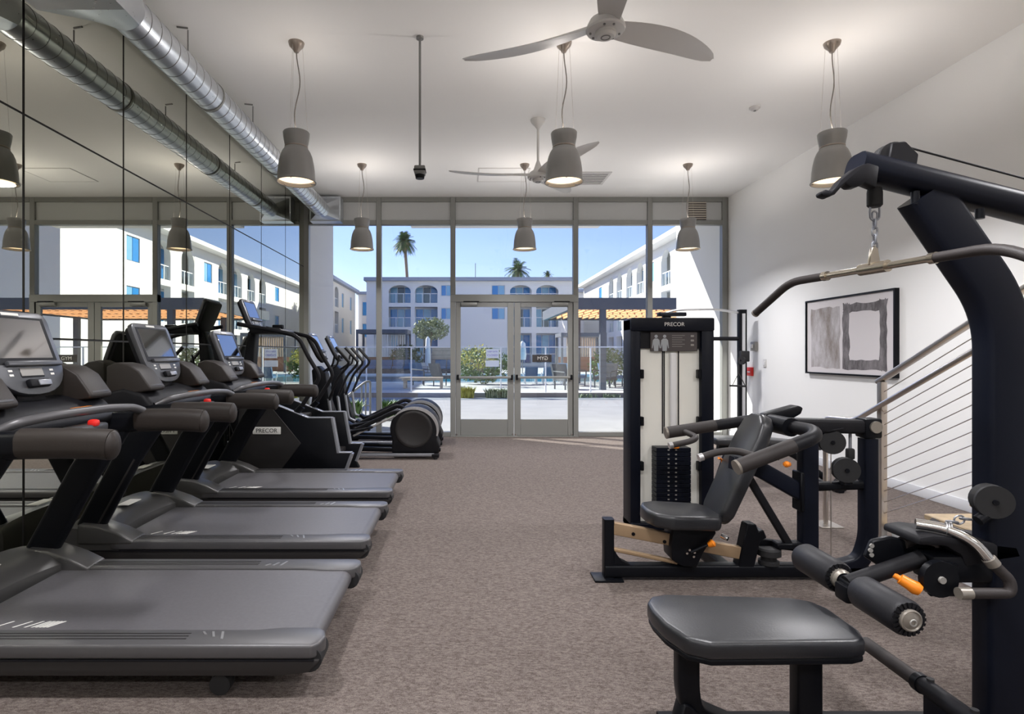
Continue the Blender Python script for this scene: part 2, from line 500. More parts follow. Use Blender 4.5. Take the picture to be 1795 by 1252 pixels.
# full height mullions beside the doors
zd = Z(517)
fr = thing('door_3', 'grey metal frame around the double glass doors', 'door frame', (W(901), YF, 0), kind='structure')
MB().rbox((W(794)-hw, Y0-0.005, 0), (W(794)+hw, Y1+0.005, zd), 0.004, 1).build('jamb', 'frame_metal', fr)
MB().rbox((W(1008.5)-hw, Y0-0.005, 0), (W(1008.5)+hw, Y1+0.005, zd), 0.004, 1).build('jamb', 'frame_metal', fr)
MB().rbox((W(794)-hw, Y0-0.01, Z(530)), (W(1008.5)+hw, Y1+0.01, zd), 0.004, 1).build('header', 'frame_metal', fr)
MB().rbox((W(794)-hw, Y0-0.03, 0.0), (W(1008.5)+hw, Y1, 0.012), 0.004, 1).build('threshold', 'frame_metal', fr)
def door(n, pa, pb, flip, label):
    x0, x1 = W(pa)+0.004, W(pb)-0.004
    zt = Z(530.5)
    d = thing('door_%d' % n, label, 'door', ((x0+x1)/2, YF, 0), kind='structure')
    st = 0.085 if not flip else 0.105
    sl, sr = (0.085, 0.105) if not flip else (0.105, 0.085)
    a, b = YF-0.03, YF+0.02
    MB().rbox((x0, a, 0.015), (x0+sl, b, zt), 0.004, 1).build('stile', 'frame_metal', d)
    MB().rbox((x1-sr, a, 0.015), (x1, b, zt), 0.004, 1).build('stile', 'frame_metal', d)
    MB().rbox((x0+sl, a, zt-0.075), (x1-sr, b, zt), 0.003, 1).build('top_rail', 'frame_metal', d)
    MB().rbox((x0+sl, a, 0.015), (x1-sr, b, 0.285), 0.003, 1).build('bottom_rail', 'frame_metal', d)
    MB().box((x0+sl, YF-0.008, 0.285), (x1-sr, YF, zt-0.075)).build('pane', 'glass', d, smooth=False)
    pb_ = MB().rbox((x0+0.02, a-0.06, 0.965), (x1-0.02, a-0.02, 1.005), 0.008, 2).build('push_bar', 'frame_metal', d)
    for x in (x0+0.02, x1-0.055):
        MB().rbox((x, a-0.065, 0.945), (x+0.035, a, 1.03), 0.006, 1).build('end_block', 'black_paint', pb_)
    cx = x0+0.09 if not flip else x1-0.36
    cl = MB().rbox((cx, a-0.06, zt-0.06), (cx+0.27, a, zt-0.005), 0.01, 2).build('closer', 'frame_metal', d)
    MB().rbox((cx+0.04, a-0.05, zt+0.0), (cx+0.30, a-0.025, zt+0.018), 0.004, 1).build('closer_arm', 'black_paint', cl)
    for x in (x0+0.02, x1-0.02):
        MB().cyl((x, a-0.012, 0.0), (x, a-0.012, 0.05), 0.013, n=10).build('floor_pivot', 'chrome', d)
    return d
dL = door(1, 798.3, 901, False, 'left glass door leaf with a push bar and grey metal stiles')
dR = door(2, 901, 1004.2, True, 'right glass door leaf with a push bar and a small dark plaque')
pl = MB().box((W(933), YF+0.0, Z(635)), (W(967), YF+0.004, Z(622))).build('plaque', 'placard', dR, smooth=False)
text_part('GYM', 0.085, 'lettering', 'letter_light', pl, (W(951), YF-0.011, Z(628.5)), (-1,0,0), (0,0,1), extrude=0.001)

# louvred grille in the top right spandrel
g = thing('wall_grille', 'small tan louvred grille in the panel above the narrow window', 'vent', (W(1222), YF-0.012, Z(386)))
gx0, gx1, gz0, gz1 = W(1206), W(1237), Z(386), Z(354)
MB().box((gx0, YF-0.02, gz0), (gx1, YF-0.011, gz1)).build('backing', 'placard', g)
for k in range(8):
    z = gz0 + (gz1-gz0)*(k+0.5)/8
    MB().rbox((gx0, YF-0.035, z-0.011), (gx1, YF-0.015, z+0.008), 0.003, 1).build('slat', 'vent_tan', g)

# picture
pic = thing('framed_picture', 'large abstract picture of two smoky rectangles in a black frame', 'picture', (XR, 6.51, 1.13))
pa, pb, pz0, pz1 = 5.76, 7.27, 1.13, 2.045
fw = 0.02
MB().box((XR-0.05, pa, pz0), (XR-0.001, pa+fw, pz1)).box((XR-0.05, pb-fw, pz0), (XR-0.001, pb, pz1)).box((XR-0.05, pa+fw, pz0), (XR-0.001, pb-fw, pz0+fw)).box((XR-0.05, pa+fw, pz1-fw), (XR-0.001, pb-fw, pz1)).build('frame', 'black_paint', pic, smooth=False)
MB().box((XR-0.035, pa+fw, pz0+fw), (XR-0.005, pb-fw, pz1-fw)).build('canvas_sheet', 'art_paper', pic, smooth=False)
def stroke(poly, nm, mt, d):
    MB().prism(poly, 'x', XR-0.0352-d, XR-0.0345).build(nm, mt, pic, smooth=False)
random.seed(4)
def wob(y0, y1, z0, z1, n=9, a=0.012):
    p = []
    for i in range(n): p.append((y0+(y1-y0)*i/n, z0+random.uniform(-a, a)))
    for i in range(n): p.append((y1+random.uniform(-a, a), z0+(z1-z0)*i/n))
    for i in range(n): p.append((y1+(y0-y1)*i/n, z1+random.uniform(-a, a)))
    for i in range(n): p.append((y0+random.uniform(-a, a), z1+(z0-z1)*i/n))
    return p
stroke(wob(6.62, 7.17, 1.21, 1.93), 'wash', 'art_wash', 0.0006)
stroke(wob(5.90, 6.56, 1.20, 1.31), 'brush_stroke', 'art_stroke', 0.0008)
stroke(wob(5.90, 6.56, 1.84, 1.94), 'brush_stroke', 'art_stroke', 0.0008)
stroke(wob(5.88, 5.99, 1.2, 1.95), 'brush_stroke', 'art_stroke', 0.0009)
stroke(wob(6.46, 6.57, 1.2, 1.95), 'brush_stroke', 'art_stroke', 0.0009)

# small wall devices
def wall_box(name, label, cat, y, z, sy, sz, mt, d=0.03):
    o = MB().rbox((XR-d, y-sy/2, z-sz/2), (XR-0.0005, y+sy/2, z+sz/2), 0.005, 2).build(name, mt)
    return tag(o, label, cat)
al = thing('fire_alarm_pull', 'small red fire alarm box on the right wall near the windows', 'alarm', (XR, 8.73, 1.05))
MB().rbox((XR-0.04, 8.66, 1.04), (XR-0.0005, 8.79, 1.17), 0.006).build('body', 'red', al)
MB().rbox((XR-0.048, 8.69, 1.09), (XR-0.038, 8.76, 1.11), 0.003).build('pull_handle', 'white_plastic', al)
st = thing('strobe_light', 'white strobe unit above the red alarm box on the right wall', 'alarm', (XR, 8.6, 1.44))
MB().rbox((XR-0.05, 8.53, 1.42), (XR-0.0005, 8.67, 1.56), 0.01).build('body', 'plate_grey', st)
MB().rbox((XR-0.075, 8.57, 1.46), (XR-0.049, 8.63, 1.52), 0.008).build('lens', 'white_plastic', st)
sw = thing('light_switch', 'white switch plate on the right wall between strobe and picture', 'switch', (XR, 8.33, 1.2))
MB().rbox((XR-0.012, 8.29, 1.18), (XR-0.0005, 8.37, 1.30), 0.004).build('plate', 'vent_white', sw)
MB().rbox((XR-0.02, 8.315, 1.215), (XR-0.011, 8.345, 1.265), 0.003).build('rocker', 'white_plastic', sw)

# ---------------------------------------------------------------- ceiling things
# galvanised spiral duct
dx, dz, dr = -2.25, 3.66, 0.128
du = thing('spiral_duct', 'galvanised spiral air duct running along the ceiling above the mirrors', 'duct', (dx, 6.5, dz))
MB().cyl((dx, 3.80, dz), (dx, 9.0, dz), dr, n=40).build('round_duct', 'galvanised', du)
m = MB()
k = 0
while 3.90+0.13*k < 8.95:
    m.torus((dx, 3.90+0.13*k, dz), (0.12, 1, 0.12), dr+0.0005, 0.003, 40, 6)
    k += 1
m.build('spiral_seam', 'pole_grey', du)
for y in (5.05, 6.85, 8.3):
    MB().lathe([(dr+0.001,-0.012),(dr+0.006,-0.012),(dr+0.006,0.012),(dr+0.001,0.012)], (dx, y, dz), (0,1,0), 40).build('coupling', 'frame_metal', du)
# round to square transition and near box
def r2s(y0, y1, half_w, z0, z1, m):
    n = 32
    a = []; b = []
    for i in range(n):
        g = 2*math.pi*i/n + math.pi/4
        a.append((dx+dr*math.cos(g), y0, dz+dr*math.sin(g)))
        c, s_ = math.cos(g), math.sin(g)
        k = 1/max(abs(c), abs(s_))
        b.append((dx+half_w*c*k, y1, (z0+z1)/2+(z1-z0)/2*s_*k))
    m.add(a+b, [(i, (i+1) % n, n+(i+1) % n, n+i) for i in range(n)])
    return m
r2s(3.80, 3.35, 0.26, 3.40, 3.93, MB()).build('transition', 'galvanised', du)
MB().box((dx-0.26, 0.2, 3.40), (dx+0.26, 3.35, 3.93)).build('square_trunk', 'galvanised', du, smooth=False)
r2s(9.0, 9.25, 0.235, 3.545, 3.90, MB()).build('transition', 'galvanised', du)
MB().box((dx-0.25, 9.25, 3.53), (dx+0.25, 9.462, 3.93)).build('end_collar', 'galvanised', du, smooth=False)
for y in (4.55, 5.95, 7.75):
    MB().tube([(dx+0.05, y, dz+dr-0.01), (dx+0.05, y, ZC-0.02)], 0.006, 6).tube([(dx+0.05, y, ZC-0.004), (dx-0.03, y-0.02, ZC-0.004)], 0.008, 6).build('hanger_rod', 'pole_grey', du)

# pendants
def pendant():
    r = thing('pendant_lamp', 'x', 'lamp', (0,0,ZC), group='grey bell pendants under the ceiling', local=True)
    # shade: origin at ceiling, z negative
    zt, zb = -0.75, -1.165
    hgt = zt-zb
    pro = [(0.104,zt),(0.109,zt-0.008),(0.105,zt-0.05),(0.095,zt-0.105),(0.091,zt-0.125),(0.094,zt-0.135),(0.114,zt-0.165),(0.130,zt-0.205),(0.142,zt-0.26),(0.150,zt-0.32),(0.154,zb+0.02),(0.160,zb)]
    inn = [(q-0.004, z) for (q, z) in reversed(pro)]
    sh = MB().lathe(pro+inn, n=32).build('lamp_shade', 'lamp_grey', r)
    MB().torus((0,0,zb), (0,0,1), 0.158, 0.006, 32, 6).build('rim', 'lamp_grey', sh)
    MB().lathe([(0.093,zt-0.119),(0.0955,zt-0.121),(0.0955,zt-0.129),(0.093,zt-0.131)], n=32).build('neck_band', 'copper_cap', sh)
    MB().lathe([(0.147,zb+0.028),(0.10,zb+0.045),(0.001,zb+0.055)], n=32).build('lens', 'lamp_lens', r)
    for k in range(3):
        g = k*2.094+0.5
        MB().rbox((0.128*math.cos(g)-0.008, 0.128*math.sin(g)-0.008, zb-0.004), (0.128*math.cos(g)+0.026*math.cos(g)+0.008, 0.128*math.sin(g)+0.026*math.sin(g)+0.008, zb+0.006), 0.002, 1).build('clip', 'lamp_grey', sh)
    MB().lathe([(0.001,-0.085),(0.018,-0.082),(0.03,-0.06),(0.058,-0.03),(0.066,-0.004),(0.066,0.0)], n=24, cap1=True).build('ceiling_cup', 'copper_cap', r)
    pts = []
    for i in range(15):
        t = i/14
        pts.append((0.03*math.sin(t*5.2)*math.sin(math.pi*t), 0.015*math.sin(t*4), -0.08-(0.75-0.08)*t))
    MB().tube(pts, 0.005, 6).build('power_cord', 'cord', r)
    for k in range(3):
        g = k*2.094+0.2
        MB().tube([(0.05*math.cos(g), 0.05*math.sin(g), -0.02), (0.09*math.cos(g), 0.09*math.sin(g), zt)], 0.0012, 4).build('support_wire', 'stainless', r)
    return r
p0 = pendant()
PX = [-1.40, 0.837, 3.08]
rows = [(4.77, 'in the row between the fans'), (7.84, 'in the row next to the window wall'), (1.72, 'in the added row out of view over the open end'), (-1.3, 'in the added row out of view by the closed end wall')]  # last two rows are unseen, added to light the near half of the room
cols = ['grey bell pendant lamp above the cardio machines', 'grey bell pendant lamp above the open floor', 'grey bell pendant lamp by the right wall']
first = True
for (y, rl) in rows:
    for x, cl in zip(PX, cols):
        o = p0 if first else copy_tree(p0)
        first = False
        o.location = (x, y, ZC)
        o['label'] = cl + ', ' + rl
        L = bpy.data.lights.new('pendant_light', 'AREA'); L.shape = 'DISK'; L.size = 0.26
        L.energy = PENDANT_W; L.color = (0.98, 0.97, 1.0); L.spread = math.radians(160)
        lo = bpy.data.objects.new('pendant_light', L); C.objects.link(lo)
        lo.parent = o; lo.location = (0, 0, -1.172)
        U = bpy.data.lights.new('pendant_uplight', 'POINT'); U.energy = 5.0; U.color = (1.0, 0.93, 0.88); U.shadow_soft_size = 0.03
        uo = bpy.data.objects.new('pendant_uplight', U); C.objects.link(uo)
        uo.parent = o; uo.location = (0, 0, -0.775)

# ceiling fans
def blade_mesh(R):
    m = MB()
    secs = []
    n = 14
    for i in range(n+1):
        t = i/n
        r = 0.07 + (R-0.07)*t
        wd = 0.095 + 0.095*math.sin(math.pi*min(1, t*0.98+0.08))**0.8
        if t > 0.9: wd *= math.sqrt(max(0.02, 1-((t-0.9)/0.1)**2*0.9))
        sw_ = -0.05*math.sin(math.pi*t)           # sweep
        tw = -math.radians(15*(1-t)+5)
        th = 0.022*(1-0.7*t)
        z = -0.005 + 0.05*t
        sec = []
        for k in range(12):
            g = 2*math.pi*k/12
            u = math.cos(g)*wd/2; v = math.sin(g)*th/2 + 0.018*(1-(2*u/wd)**2)*(1-t*0.5)
            sec.append((r, sw_ + u*math.cos(tw) - v*math.sin(tw), z + u*math.sin(tw) + v*math.cos(tw)))
        secs += sec
    ff = []
    for i in range(n):
        for k in range(12):
            j = (k+1) % 12
            ff.append((i*12+k, i*12+j, (i+1)*12+j, (i+1)*12+k))
    ff.append(tuple(range(12))); ff.append(tuple(n*12+k for k in range(12)))
    m.add(secs, ff)
    return m
def fan(loc, angs, label, drop, mt):
    f = thing('ceiling_fan', label, 'fan', (loc[0], loc[1], ZC), group='three blade ceiling fans', local=True)
    MB().lathe([(0.004,-0.10),(0.02,-0.10),(0.035,-0.075),(0.075,-0.03),(0.085,-0.004),(0.085,0)], n=24, cap1=True).build('ceiling_canopy', mt, f)
    MB().cyl((0,0,-0.08), (0,0,-drop+0.06), 0.014, n=12).build('downrod', mt, f)
    MB().lathe([(0.016,-drop+0.16),(0.03,-drop+0.12),(0.05,-drop+0.06),(0.095,-drop+0.03),(0.11,-drop),(0.118,-drop-0.025),(0.112,-drop-0.036),(0.06,-drop-0.042)], n=28).build('motor_housing', mt, f)
    hb = MB().lathe([(0.062,-drop-0.04),(0.062,-drop-0.06),(0.05,-drop-0.072),(0.001,-drop-0.075)], n=24).build('hub_cap', 'fan_light', f)
    MB().torus((0,0,-drop-0.074), (0,0,1), 0.026, 0.004, 20, 6).build('hub_ring', 'pole_grey', hb)
    for a in angs:
        bmsh = blade_mesh(0.99)
        R_ = Matrix.Rotation(math.radians(a), 4, 'Z')
        t = MB().add([R_ @ (p) + V(0,0,-drop) for p in bmsh.v], bmsh.f)
        b = t.build('blade', mt, f)
        for (rr, oo) in ((0.085, 0.028), (0.085, -0.028)):
            c = R_ @ V(rr, oo, 0)
            MB().cyl((c.x, c.y, -drop-0.046), (c.x, c.y, -drop-0.03), 0.007, n=8).build('screw', 'pole_grey', b)
    return f
fan((0.855, 3.44), (30, 150, 270), 'grey three blade ceiling fan with broad twisted blades above the open floor', 0.62, 'fan_grey')
fan((0.825, 6.34), (180, 60, -62), 'pale three blade ceiling fan on a downrod, closer to the windows', 0.62, 'fan_light')

# ceiling pole with sensor head
pp = thing('ceiling_pole_sensor', 'thin grey pole hanging from the ceiling with a small dark sensor head', 'sensor', (-0.36, 4.68, ZC))
MB().lathe([(0.03,-0.02),(0.03,0.0)], (-0.36, 4.68, ZC), n=16, cap0=True, cap1=True).build('ceiling_plate', 'pole_grey', pp)
MB().cyl((-0.36,4.68,ZC-0.01), (-0.36,4.68,2.91), 0.010, n=10).build('pole', 'pole_grey', pp)
h = MB().rbox((-0.405,4.635,2.845), (-0.315,4.725,2.915), 0.01).build('head', 'pole_grey', pp)
MB().cyl((-0.36,4.68,2.815), (-0.36,4.68,2.848), 0.035, 0.04, n=16).build('lens', 'black_paint', h)
MB().rbox((-0.41,4.63,2.872), (-0.31,4.73,2.884), 0.003).build('band', 'charcoal', h)

sd = thing('smoke_detector', 'small round white smoke detector on the ceiling', 'detector', (3.07, 6.02, ZC))
MB().lathe([(0.001,-0.035),(0.03,-0.035),(0.04,-0.022),(0.055,-0.012),(0.055,0)], (3.07,6.02,ZC), n=20).build('body', 'vent_white', sd)
MB().lathe([(0.001,-0.045),(0.012,-0.043),(0.014,-0.033)], (3.07,6.02,ZC), n=12).build('sensor', 'pole_grey', sd)

def diffuser(x0, x1, y0, y1, n, label):
    d = thing('ceiling_vent', label, 'vent', ((x0+x1)/2, (y0+y1)/2, ZC))
    z = ZC
    m = MB()
    fw_ = 0.035
    m.box((x0,y0,z-0.012),(x1,y0+fw_,z)).box((x0,y1-fw_,z-0.012),(x1,y1,z)).box((x0,y0+fw_,z-0.012),(x0+fw_,y1-fw_,z)).box((x1-fw_,y0+fw_,z-0.012),(x1,y1-fw_,z))
    m.build('vent_frame', 'vent_white', d, smooth=False)
    MB().box((x0+fw_,y0+fw_,z-0.003),(x1-fw_,y1-fw_,z-0.001)).build('backing', 'pole_grey', d, smooth=False)
    for k in range(n):
        y = y0+fw_+(y1-y0-2*fw_)*(k+0.5)/n
        MB().box((x0+fw_, y-0.014, z-0.012), (x1-fw_, y+0.016, z-0.005)).build('slat', 'vent_white', d, smooth=False)
diffuser(1.45, 2.12, 8.15, 8.75, 7, 'white louvred ceiling vent near the window wall')
ap = thing('access_panel', 'flush white access panel in the ceiling beside the far fan', 'panel', (0.55, 8.15, ZC))
MB().box((0.22,8.0,ZC-0.006),(0.92,8.6,ZC)).build('panel', 'ceiling_white', ap, smooth=False)
m = MB()
for (a, b) in (((0.205,7.985),(0.935,8.0)), ((0.205,8.6),(0.935,8.615)), ((0.205,8.0),(0.22,8.6)), ((0.92,8.0),(0.935,8.6))):
    m.box((a[0],a[1],ZC-0.008), (b[0],b[1],ZC))
m.build('edge_trim', 'vent_white', ap, smooth=False)

# ---------------------------------------------------------------- staircase and railings
SX, SY, RISE, RUN = 3.0, 4.02, 0.17, 0.33
stx = thing('staircase', 'white sided staircase with pale wood treads climbing along the right wall', 'staircase', (3.7, SY, 0))
NS = 14
for k in range(NS):
    yf = SY-k*RUN
    MB().box((SX+0.02, yf-RUN-0.01, 0.0 if k < 1 else k*RISE-0.02), (XR-0.002, yf, (k+1)*RISE-0.035)).build('riser_block', 'baseboard', stx, smooth=False)
    MB().rbox((SX-0.01, yf-RUN-0.01, (k+1)*RISE-0.035), (XR-0.003, yf+0.02, (k+1)*RISE), 0.006, 1).build('tread', 'wood_tread', stx)
poly = [(SY-0.02, 0.0)]
for k in range(NS):
    poly += [(SY-0.02-k*RUN, (k+1)*RISE-0.04), (SY-0.02-(k+1)*RUN, (k+1)*RISE-0.04)]
poly += [(SY-0.02-NS*RUN, 0.0)]
MB().prism(poly, 'x', SX+0.0, SX+0.02).build('side_panel', 'baseboard', stx, smooth=False)
MB().box((SX, YB+0.01, NS*RISE-0.2), (XR-0.003, SY-NS*RUN-0.01, NS*RISE)).build('landing', 'wood_tread', stx, smooth=False)

SL = RISE/RUN
def railz(y, z0): return z0 + (4.04-y)*SL
gr = thing('cable_railing', 'stainless stair railing with thin horizontal cables and square posts', 'railing', (SX-0.03, 4.04, 0))
gx = SX-0.038
for i, y in enumerate((4.04, 2.55, 1.05, -0.45)):
    zb = 0.0
    MB().rtube([(gx, y, zb), (gx, y, railz(y, 1.18))], 0.045, 0.045, 0.004, up=(0,1,0)).build('post', 'stainless', gr)
MB().rtube([(gx, 4.075, railz(4.075, 1.195)), (gx, -0.5, railz(-0.5, 1.195))], 0.05, 0.028, 0.006).build('top_rail', 'stainless', gr)
for k in range(12):
    z0 = 0.245 + k*0.0778
    if z0 > 1.12: continue
    MB().tube([(gx, 4.04, z0), (gx, -0.45, railz(-0.45, z0))], 0.003, 6).build('cable', 'stainless', gr)
hx = gx-0.045
hr = thing('stair_handrail', 'round stainless handrail ending in a floor post beside the black cable machine', 'handrail', (hx, 4.6, 0))
MB().tube([(hx, 4.60, 0.0), (hx, 4.60, 0.865), (hx, 4.25, 0.885), (hx, -0.5, railz(-0.5, 1.0))], 0.0185, 10, fil=0.06).build('rail', 'stainless', hr)
MB().rbox((hx-0.09, 4.50, 0.0), (hx+0.09, 4.70, 0.008), 0.003, 1).build('base_plate', 'stainless', hr)
for y in (3.98, 2.55, 1.05):
    z = railz(y, 1.0)
    MB().tube([(hx, y, z-0.01), (hx, y, z-0.05), (gx-0.015, y, z-0.05)], 0.006, 6, fil=0.02).build('bracket', 'stainless', hr)
hx2 = 4.27
hr2 = thing('stair_handrail', 'round stainless handrail ending in a floor post against the right wall', 'handrail', (hx2, 4.6, 0))
MB().tube([(hx2, 4.70, 0.0), (hx2, 4.70, 0.855), (hx2, 4.25, 0.885), (hx2, -0.5, railz(-0.5, 1.0))], 0.0185, 10, fil=0.06).build('rail', 'stainless', hr2)
MB().rbox((hx2-0.06, 4.63, 0.0), (hx2+0.06, 4.77, 0.008), 0.003, 1).build('base_plate', 'stainless', hr2)
for y in (3.5, 2.0, 0.5):
    z = railz(y, 1.0)
    MB().tube([(hx2, y, z-0.01), (hx2, y, z-0.05), (XR, y, z-0.05)], 0.006, 6, fil=0.02).build('bracket', 'stainless', hr2)
# ---------------------------------------------------------------- cardio machines
def frame_mat(o, v):
    """matrix with x=+Y, y=v (up the face), z=normal facing +X, origin o"""
    v = Vector(v).normalized(); u = V(0,1,0); n = u.cross(v)
    m = Matrix((( u.x, v.x, n.x, o[0]), (u.y, v.y, n.y, o[1]), (u.z, v.z, n.z, o[2]), (0,0,0,1)))
    return m
def u_outline(hw_, h, rtop=0.05, nb=14):
    p = []
    for k in range(5):
        g = math.radians(90*k/4)
        p.append((hw_-rtop+rtop*math.cos(g), h-rtop+rtop*math.sin(g)))
    for k in range(5):
        g = math.radians(90+90*k/4)
        p.append((-hw_+rtop+rtop*math.cos(g), h-rtop+rtop*math.sin(g)))
    hb = h*0.38
    for k in range(nb+1):
        g = math.pi + math.pi*k/nb
        p.append((hw_*0.97*math.copysign(abs(math.cos(g))**0.8, math.cos(g)), hb+hb*math.sin(g)))
    return p
def tablet(parent, o, v, hw_, h, th=0.035, knob=True, shell='console_grey'):
    Mx = frame_mat(o, v)
    body = MB().prism(u_outline(hw_, h, hw_*0.22), 'z', -th, 0, 0.008, 2, Mx).build('console', shell, parent)
    MB().prism([(a*0.94, b*0.94+0.01) for a, b in u_outline(hw_, h, hw_*0.2)], 'z', -th-0.03, -th+0.005, 0.01, 2, Mx).build('console_back', 'charcoal', body)
    z = 0.002
    scr0, scr1 = h*0.40, h*0.90
    MB().rbox((-hw_*0.84, scr0-0.02, -0.004), (hw_*0.84, scr1+0.012, 0.0015), 0.001, 1, Mx).build('bezel', 'charcoal', body)
    MB().rbox((-hw_*0.74, scr0+0.012, 0.0), (hw_*0.74, scr1, 0.003), 0.001, 1, Mx).build('screen', 'screen', body)
    MB().rbox((-hw_*0.62, scr0-0.03, 0.0), (hw_*0.86, scr0-0.006, 0.022), 0.005, 2, Mx).build('ledge', 'console_grey', body)
    MB().rbox((-hw_*0.30, h*0.22, 0.0), (hw_*0.30, h*0.31, 0.003), 0.001, 1, Mx).build('readout', 'plate_grey', body)
    MB().rbox((-hw_*0.25, h*0.935, 0.0), (hw_*0.2, h*0.97, 0.003), 0.001, 1, Mx).build('badge', 'letter_light', body)
    if knob:
        k = MB().rbox((-hw_*0.28, h*0.075, 0.0), (hw_*0.28, h*0.17, 0.028), 0.009, 2, Mx).build('speed_paddle', 'charcoal', body)
        MB().rbox((-hw_*0.08, h*0.085, 0.026), (hw_*0.26, h*0.15, 0.034), 0.004, 2, Mx).build('paddle_cap', 'silver_paint', k)
        for sx in (-1, 1):
            for q in range(2):
                MB().rbox((sx*hw_*0.55-0.012, h*(0.22+0.05*q), 0.0), (sx*hw_*0.55+0.012, h*(0.245+0.05*q), 0.003), 0.001, 1, Mx).build('button', 'letter_light', body)
    return body

def treadmill():
    r = thing('treadmill', 'x', 'treadmill', (0,0,0), group='treadmills facing the mirror', local=True)
    HW, ZD = 0.48, 0.22
    # running deck and belt
    MB().rbox((-1.62, -0.345, 0.10), (-0.10, 0.345, 0.205), 0.01, 2).build('deck', 'rubber', r)
    bp = []
    for k in range(9):
        g = math.pi/2 - math.pi*k/8
        bp.append((-0.085+0.045*math.cos(g), 0.168+0.045*math.sin(g)))
    belt = MB().prism([(-1.60, 0.213)] + bp + [(-1.60, 0.123)], 'y', -0.335, 0.335).build('running_belt', 'belt', r)
    for k, xx in enumerate((-1.44,-1.36,-1.31,-1.28,-1.262,-1.245,-1.23,-1.215)):
        MB().prism([(xx, -0.31), (xx+0.008, -0.31), (xx+0.05, -0.255), (xx+0.042, -0.255)], 'z', 0.2128, 0.2142).build('belt_mark', 'letter_light', belt, smooth=False)
    for s in (-1, 1):
        # side rail cap with rounded rear end, slightly wider at the back
        yo, yi = s*HW, s*0.345
        pts = [(-1.55, yi), (-0.30, yi), (-0.20, s*0.325), (-0.05, s*0.325), (-0.015, s*0.35), (-0.0, s*0.40), (-0.01, s*0.455), (-0.04, yo), (-1.60, yo)]
        rail = MB().prism(pts, 'z', 0.165, ZD+0.004, 0.012, 3).build('side_rail', 'grey_rail', r)
        for q in range(3):
            yy = s*(0.385+0.022*q)
            MB().box((-1.50, yy-0.002, ZD+0.003), (-0.56, yy+0.002, ZD+0.006)).build('grip_line', 'dark_side', rail, smooth=False)
        for q in range(3):
            xx = -0.52+0.04*q
            MB().prism([(xx, s*0.37), (xx+0.01, s*0.37), (xx+0.03, s*(0.395+0.018*q)), (xx+0.02, s*(0.395+0.018*q))], 'z', ZD+0.003, ZD+0.0062).build('chevron_mark', 'silver', rail, smooth=False)
        pts2 = [(-1.85, s*0.36), (-0.05, s*0.36), (-0.006, s*0.41), (-0.04, s*(HW-0.002)), (-1.85, s*(HW-0.002))]
        sk = MB().prism([(-1.85,0.098),(-0.16,0.098),(-0.055,0.112),(-0.012,0.15),(-0.008,0.163),(-1.85,0.163)], 'y', s*0.37, s*(HW-0.004), 0.008, 2).build('side_skirt', 'dark_side', r)
        MB().box((-1.85, s*(HW-0.006), 0.158), (-0.03, s*(HW+0.001), 0.1645)).build('trim_line', 'charcoal', sk, smooth=False)
        MB().cyl((-0.052, s*0.345, 0.158), (-0.052, s*0.465, 0.158), 0.05, n=18).build('rail_end_cap', 'rubber', r)
        MB().cyl((-0.42, s*0.44, 0.042), (-0.42, s*0.39, 0.042), 0.042, n=18).build('wheel', 'rubber', r)
        MB().rbox((-0.46, s*0.43, 0.05), (-0.40, s*0.38, 0.11), 0.008).build('wheel_bracket', 'rubber', r)
        MB().cyl((-1.62, s*0.39, 0.0), (-1.62, s*0.39, 0.08), 0.03, 0.02, n=12).build('foot', 'rubber', r)
        # upright
        up = [(-1.80, s*0.405, 0.22), (-1.53, s*0.41, 0.72), (-1.35, s*0.41, 0.99)]
        MB().rtube(up, 0.165, 0.06, 0.028, up=(0,1,0)).build('upright', 'black_paint', r)
        MB().rtube([(-1.73, s*0.436, 0.26), (-1.47, s*0.441, 0.72)], 0.012, 0.006, 0.002, up=(0,1,0)).build('upright_trim', 'dark_side', r)
        # padded arm
        arm = MB().sweep(fillet([(-1.235, s*0.415, 1.012), (-1.02, s*0.415, 1.015), (-0.90, s*0.41, 1.01), (-0.872, s*0.41, 1.007)], 0.05, 4), rrect(0.098, 0.125, 0.047, 5), up=(0,0,1),
                         scale=None).build('padded_arm', 'brown_grip', r)
        MB().ball((-0.874, s*0.41, 1.007), 0.0485, 16, 12, (0.6, 1.0, 1.28)).build('arm_end', 'brown_grip', arm)
        MB().sweep([(-1.50, s*0.40, 0.99), (-1.30, s*0.41, 1.005), (-1.23, s*0.415, 1.008)], rrect(0.090, 0.118, 0.04, 4), up=(0,0,1)).build('arm_front', 'black_paint', arm)
        # tray beside the console
        tr = MB().prism([(-1.66,1.10),(-1.66,1.30),(-1.60,1.325),(-1.52,1.31),(-1.455,1.27),(-1.38,1.165),(-1.385,1.145)], 'y', s*0.24, s*0.42, 0.02, 3).build('accessory_tray', 'brown_grip', r)
        MB().rbox((-1.47, s*0.26, 1.165), (-1.385, s*0.40, 1.185), 0.008, 2).build('tray_lip', 'grey_rail', tr)
    # hood
    secs = []
    ny = 13
    prof_x = [-1.88, -1.86, -1.80, -1.70, -1.62, -1.55]
    for i, x in enumerate(prof_x):
        t = i/(len(prof_x)-1)
        for j in range(ny):
            yy = -0.475 + 0.95*j/(ny-1)
            c = abs(yy)/0.475
            dome = 0.115*math.sqrt(max(0, 1-(t*0.98)**2.2))*(1-0.35*c**4)
            dome *= (0.25+0.75*min(1, (1-abs(0.12-t)*0.0)))
            front = 0.0 if i > 0 else -0.06
            pull = (0.10*(1-c**2)) * t
            secs.append((x - pull, yy, 0.222 + dome + front + 0.004))
    nx = len(prof_x)
    ff = [(i*ny+j, i*ny+j+1, (i+1)*ny+j+1, (i+1)*ny+j) for i in range(nx-1) for j in range(ny-1)]
    bot = [(p[0], p[1], 0.12) for p in secs]
    N_ = len(secs)
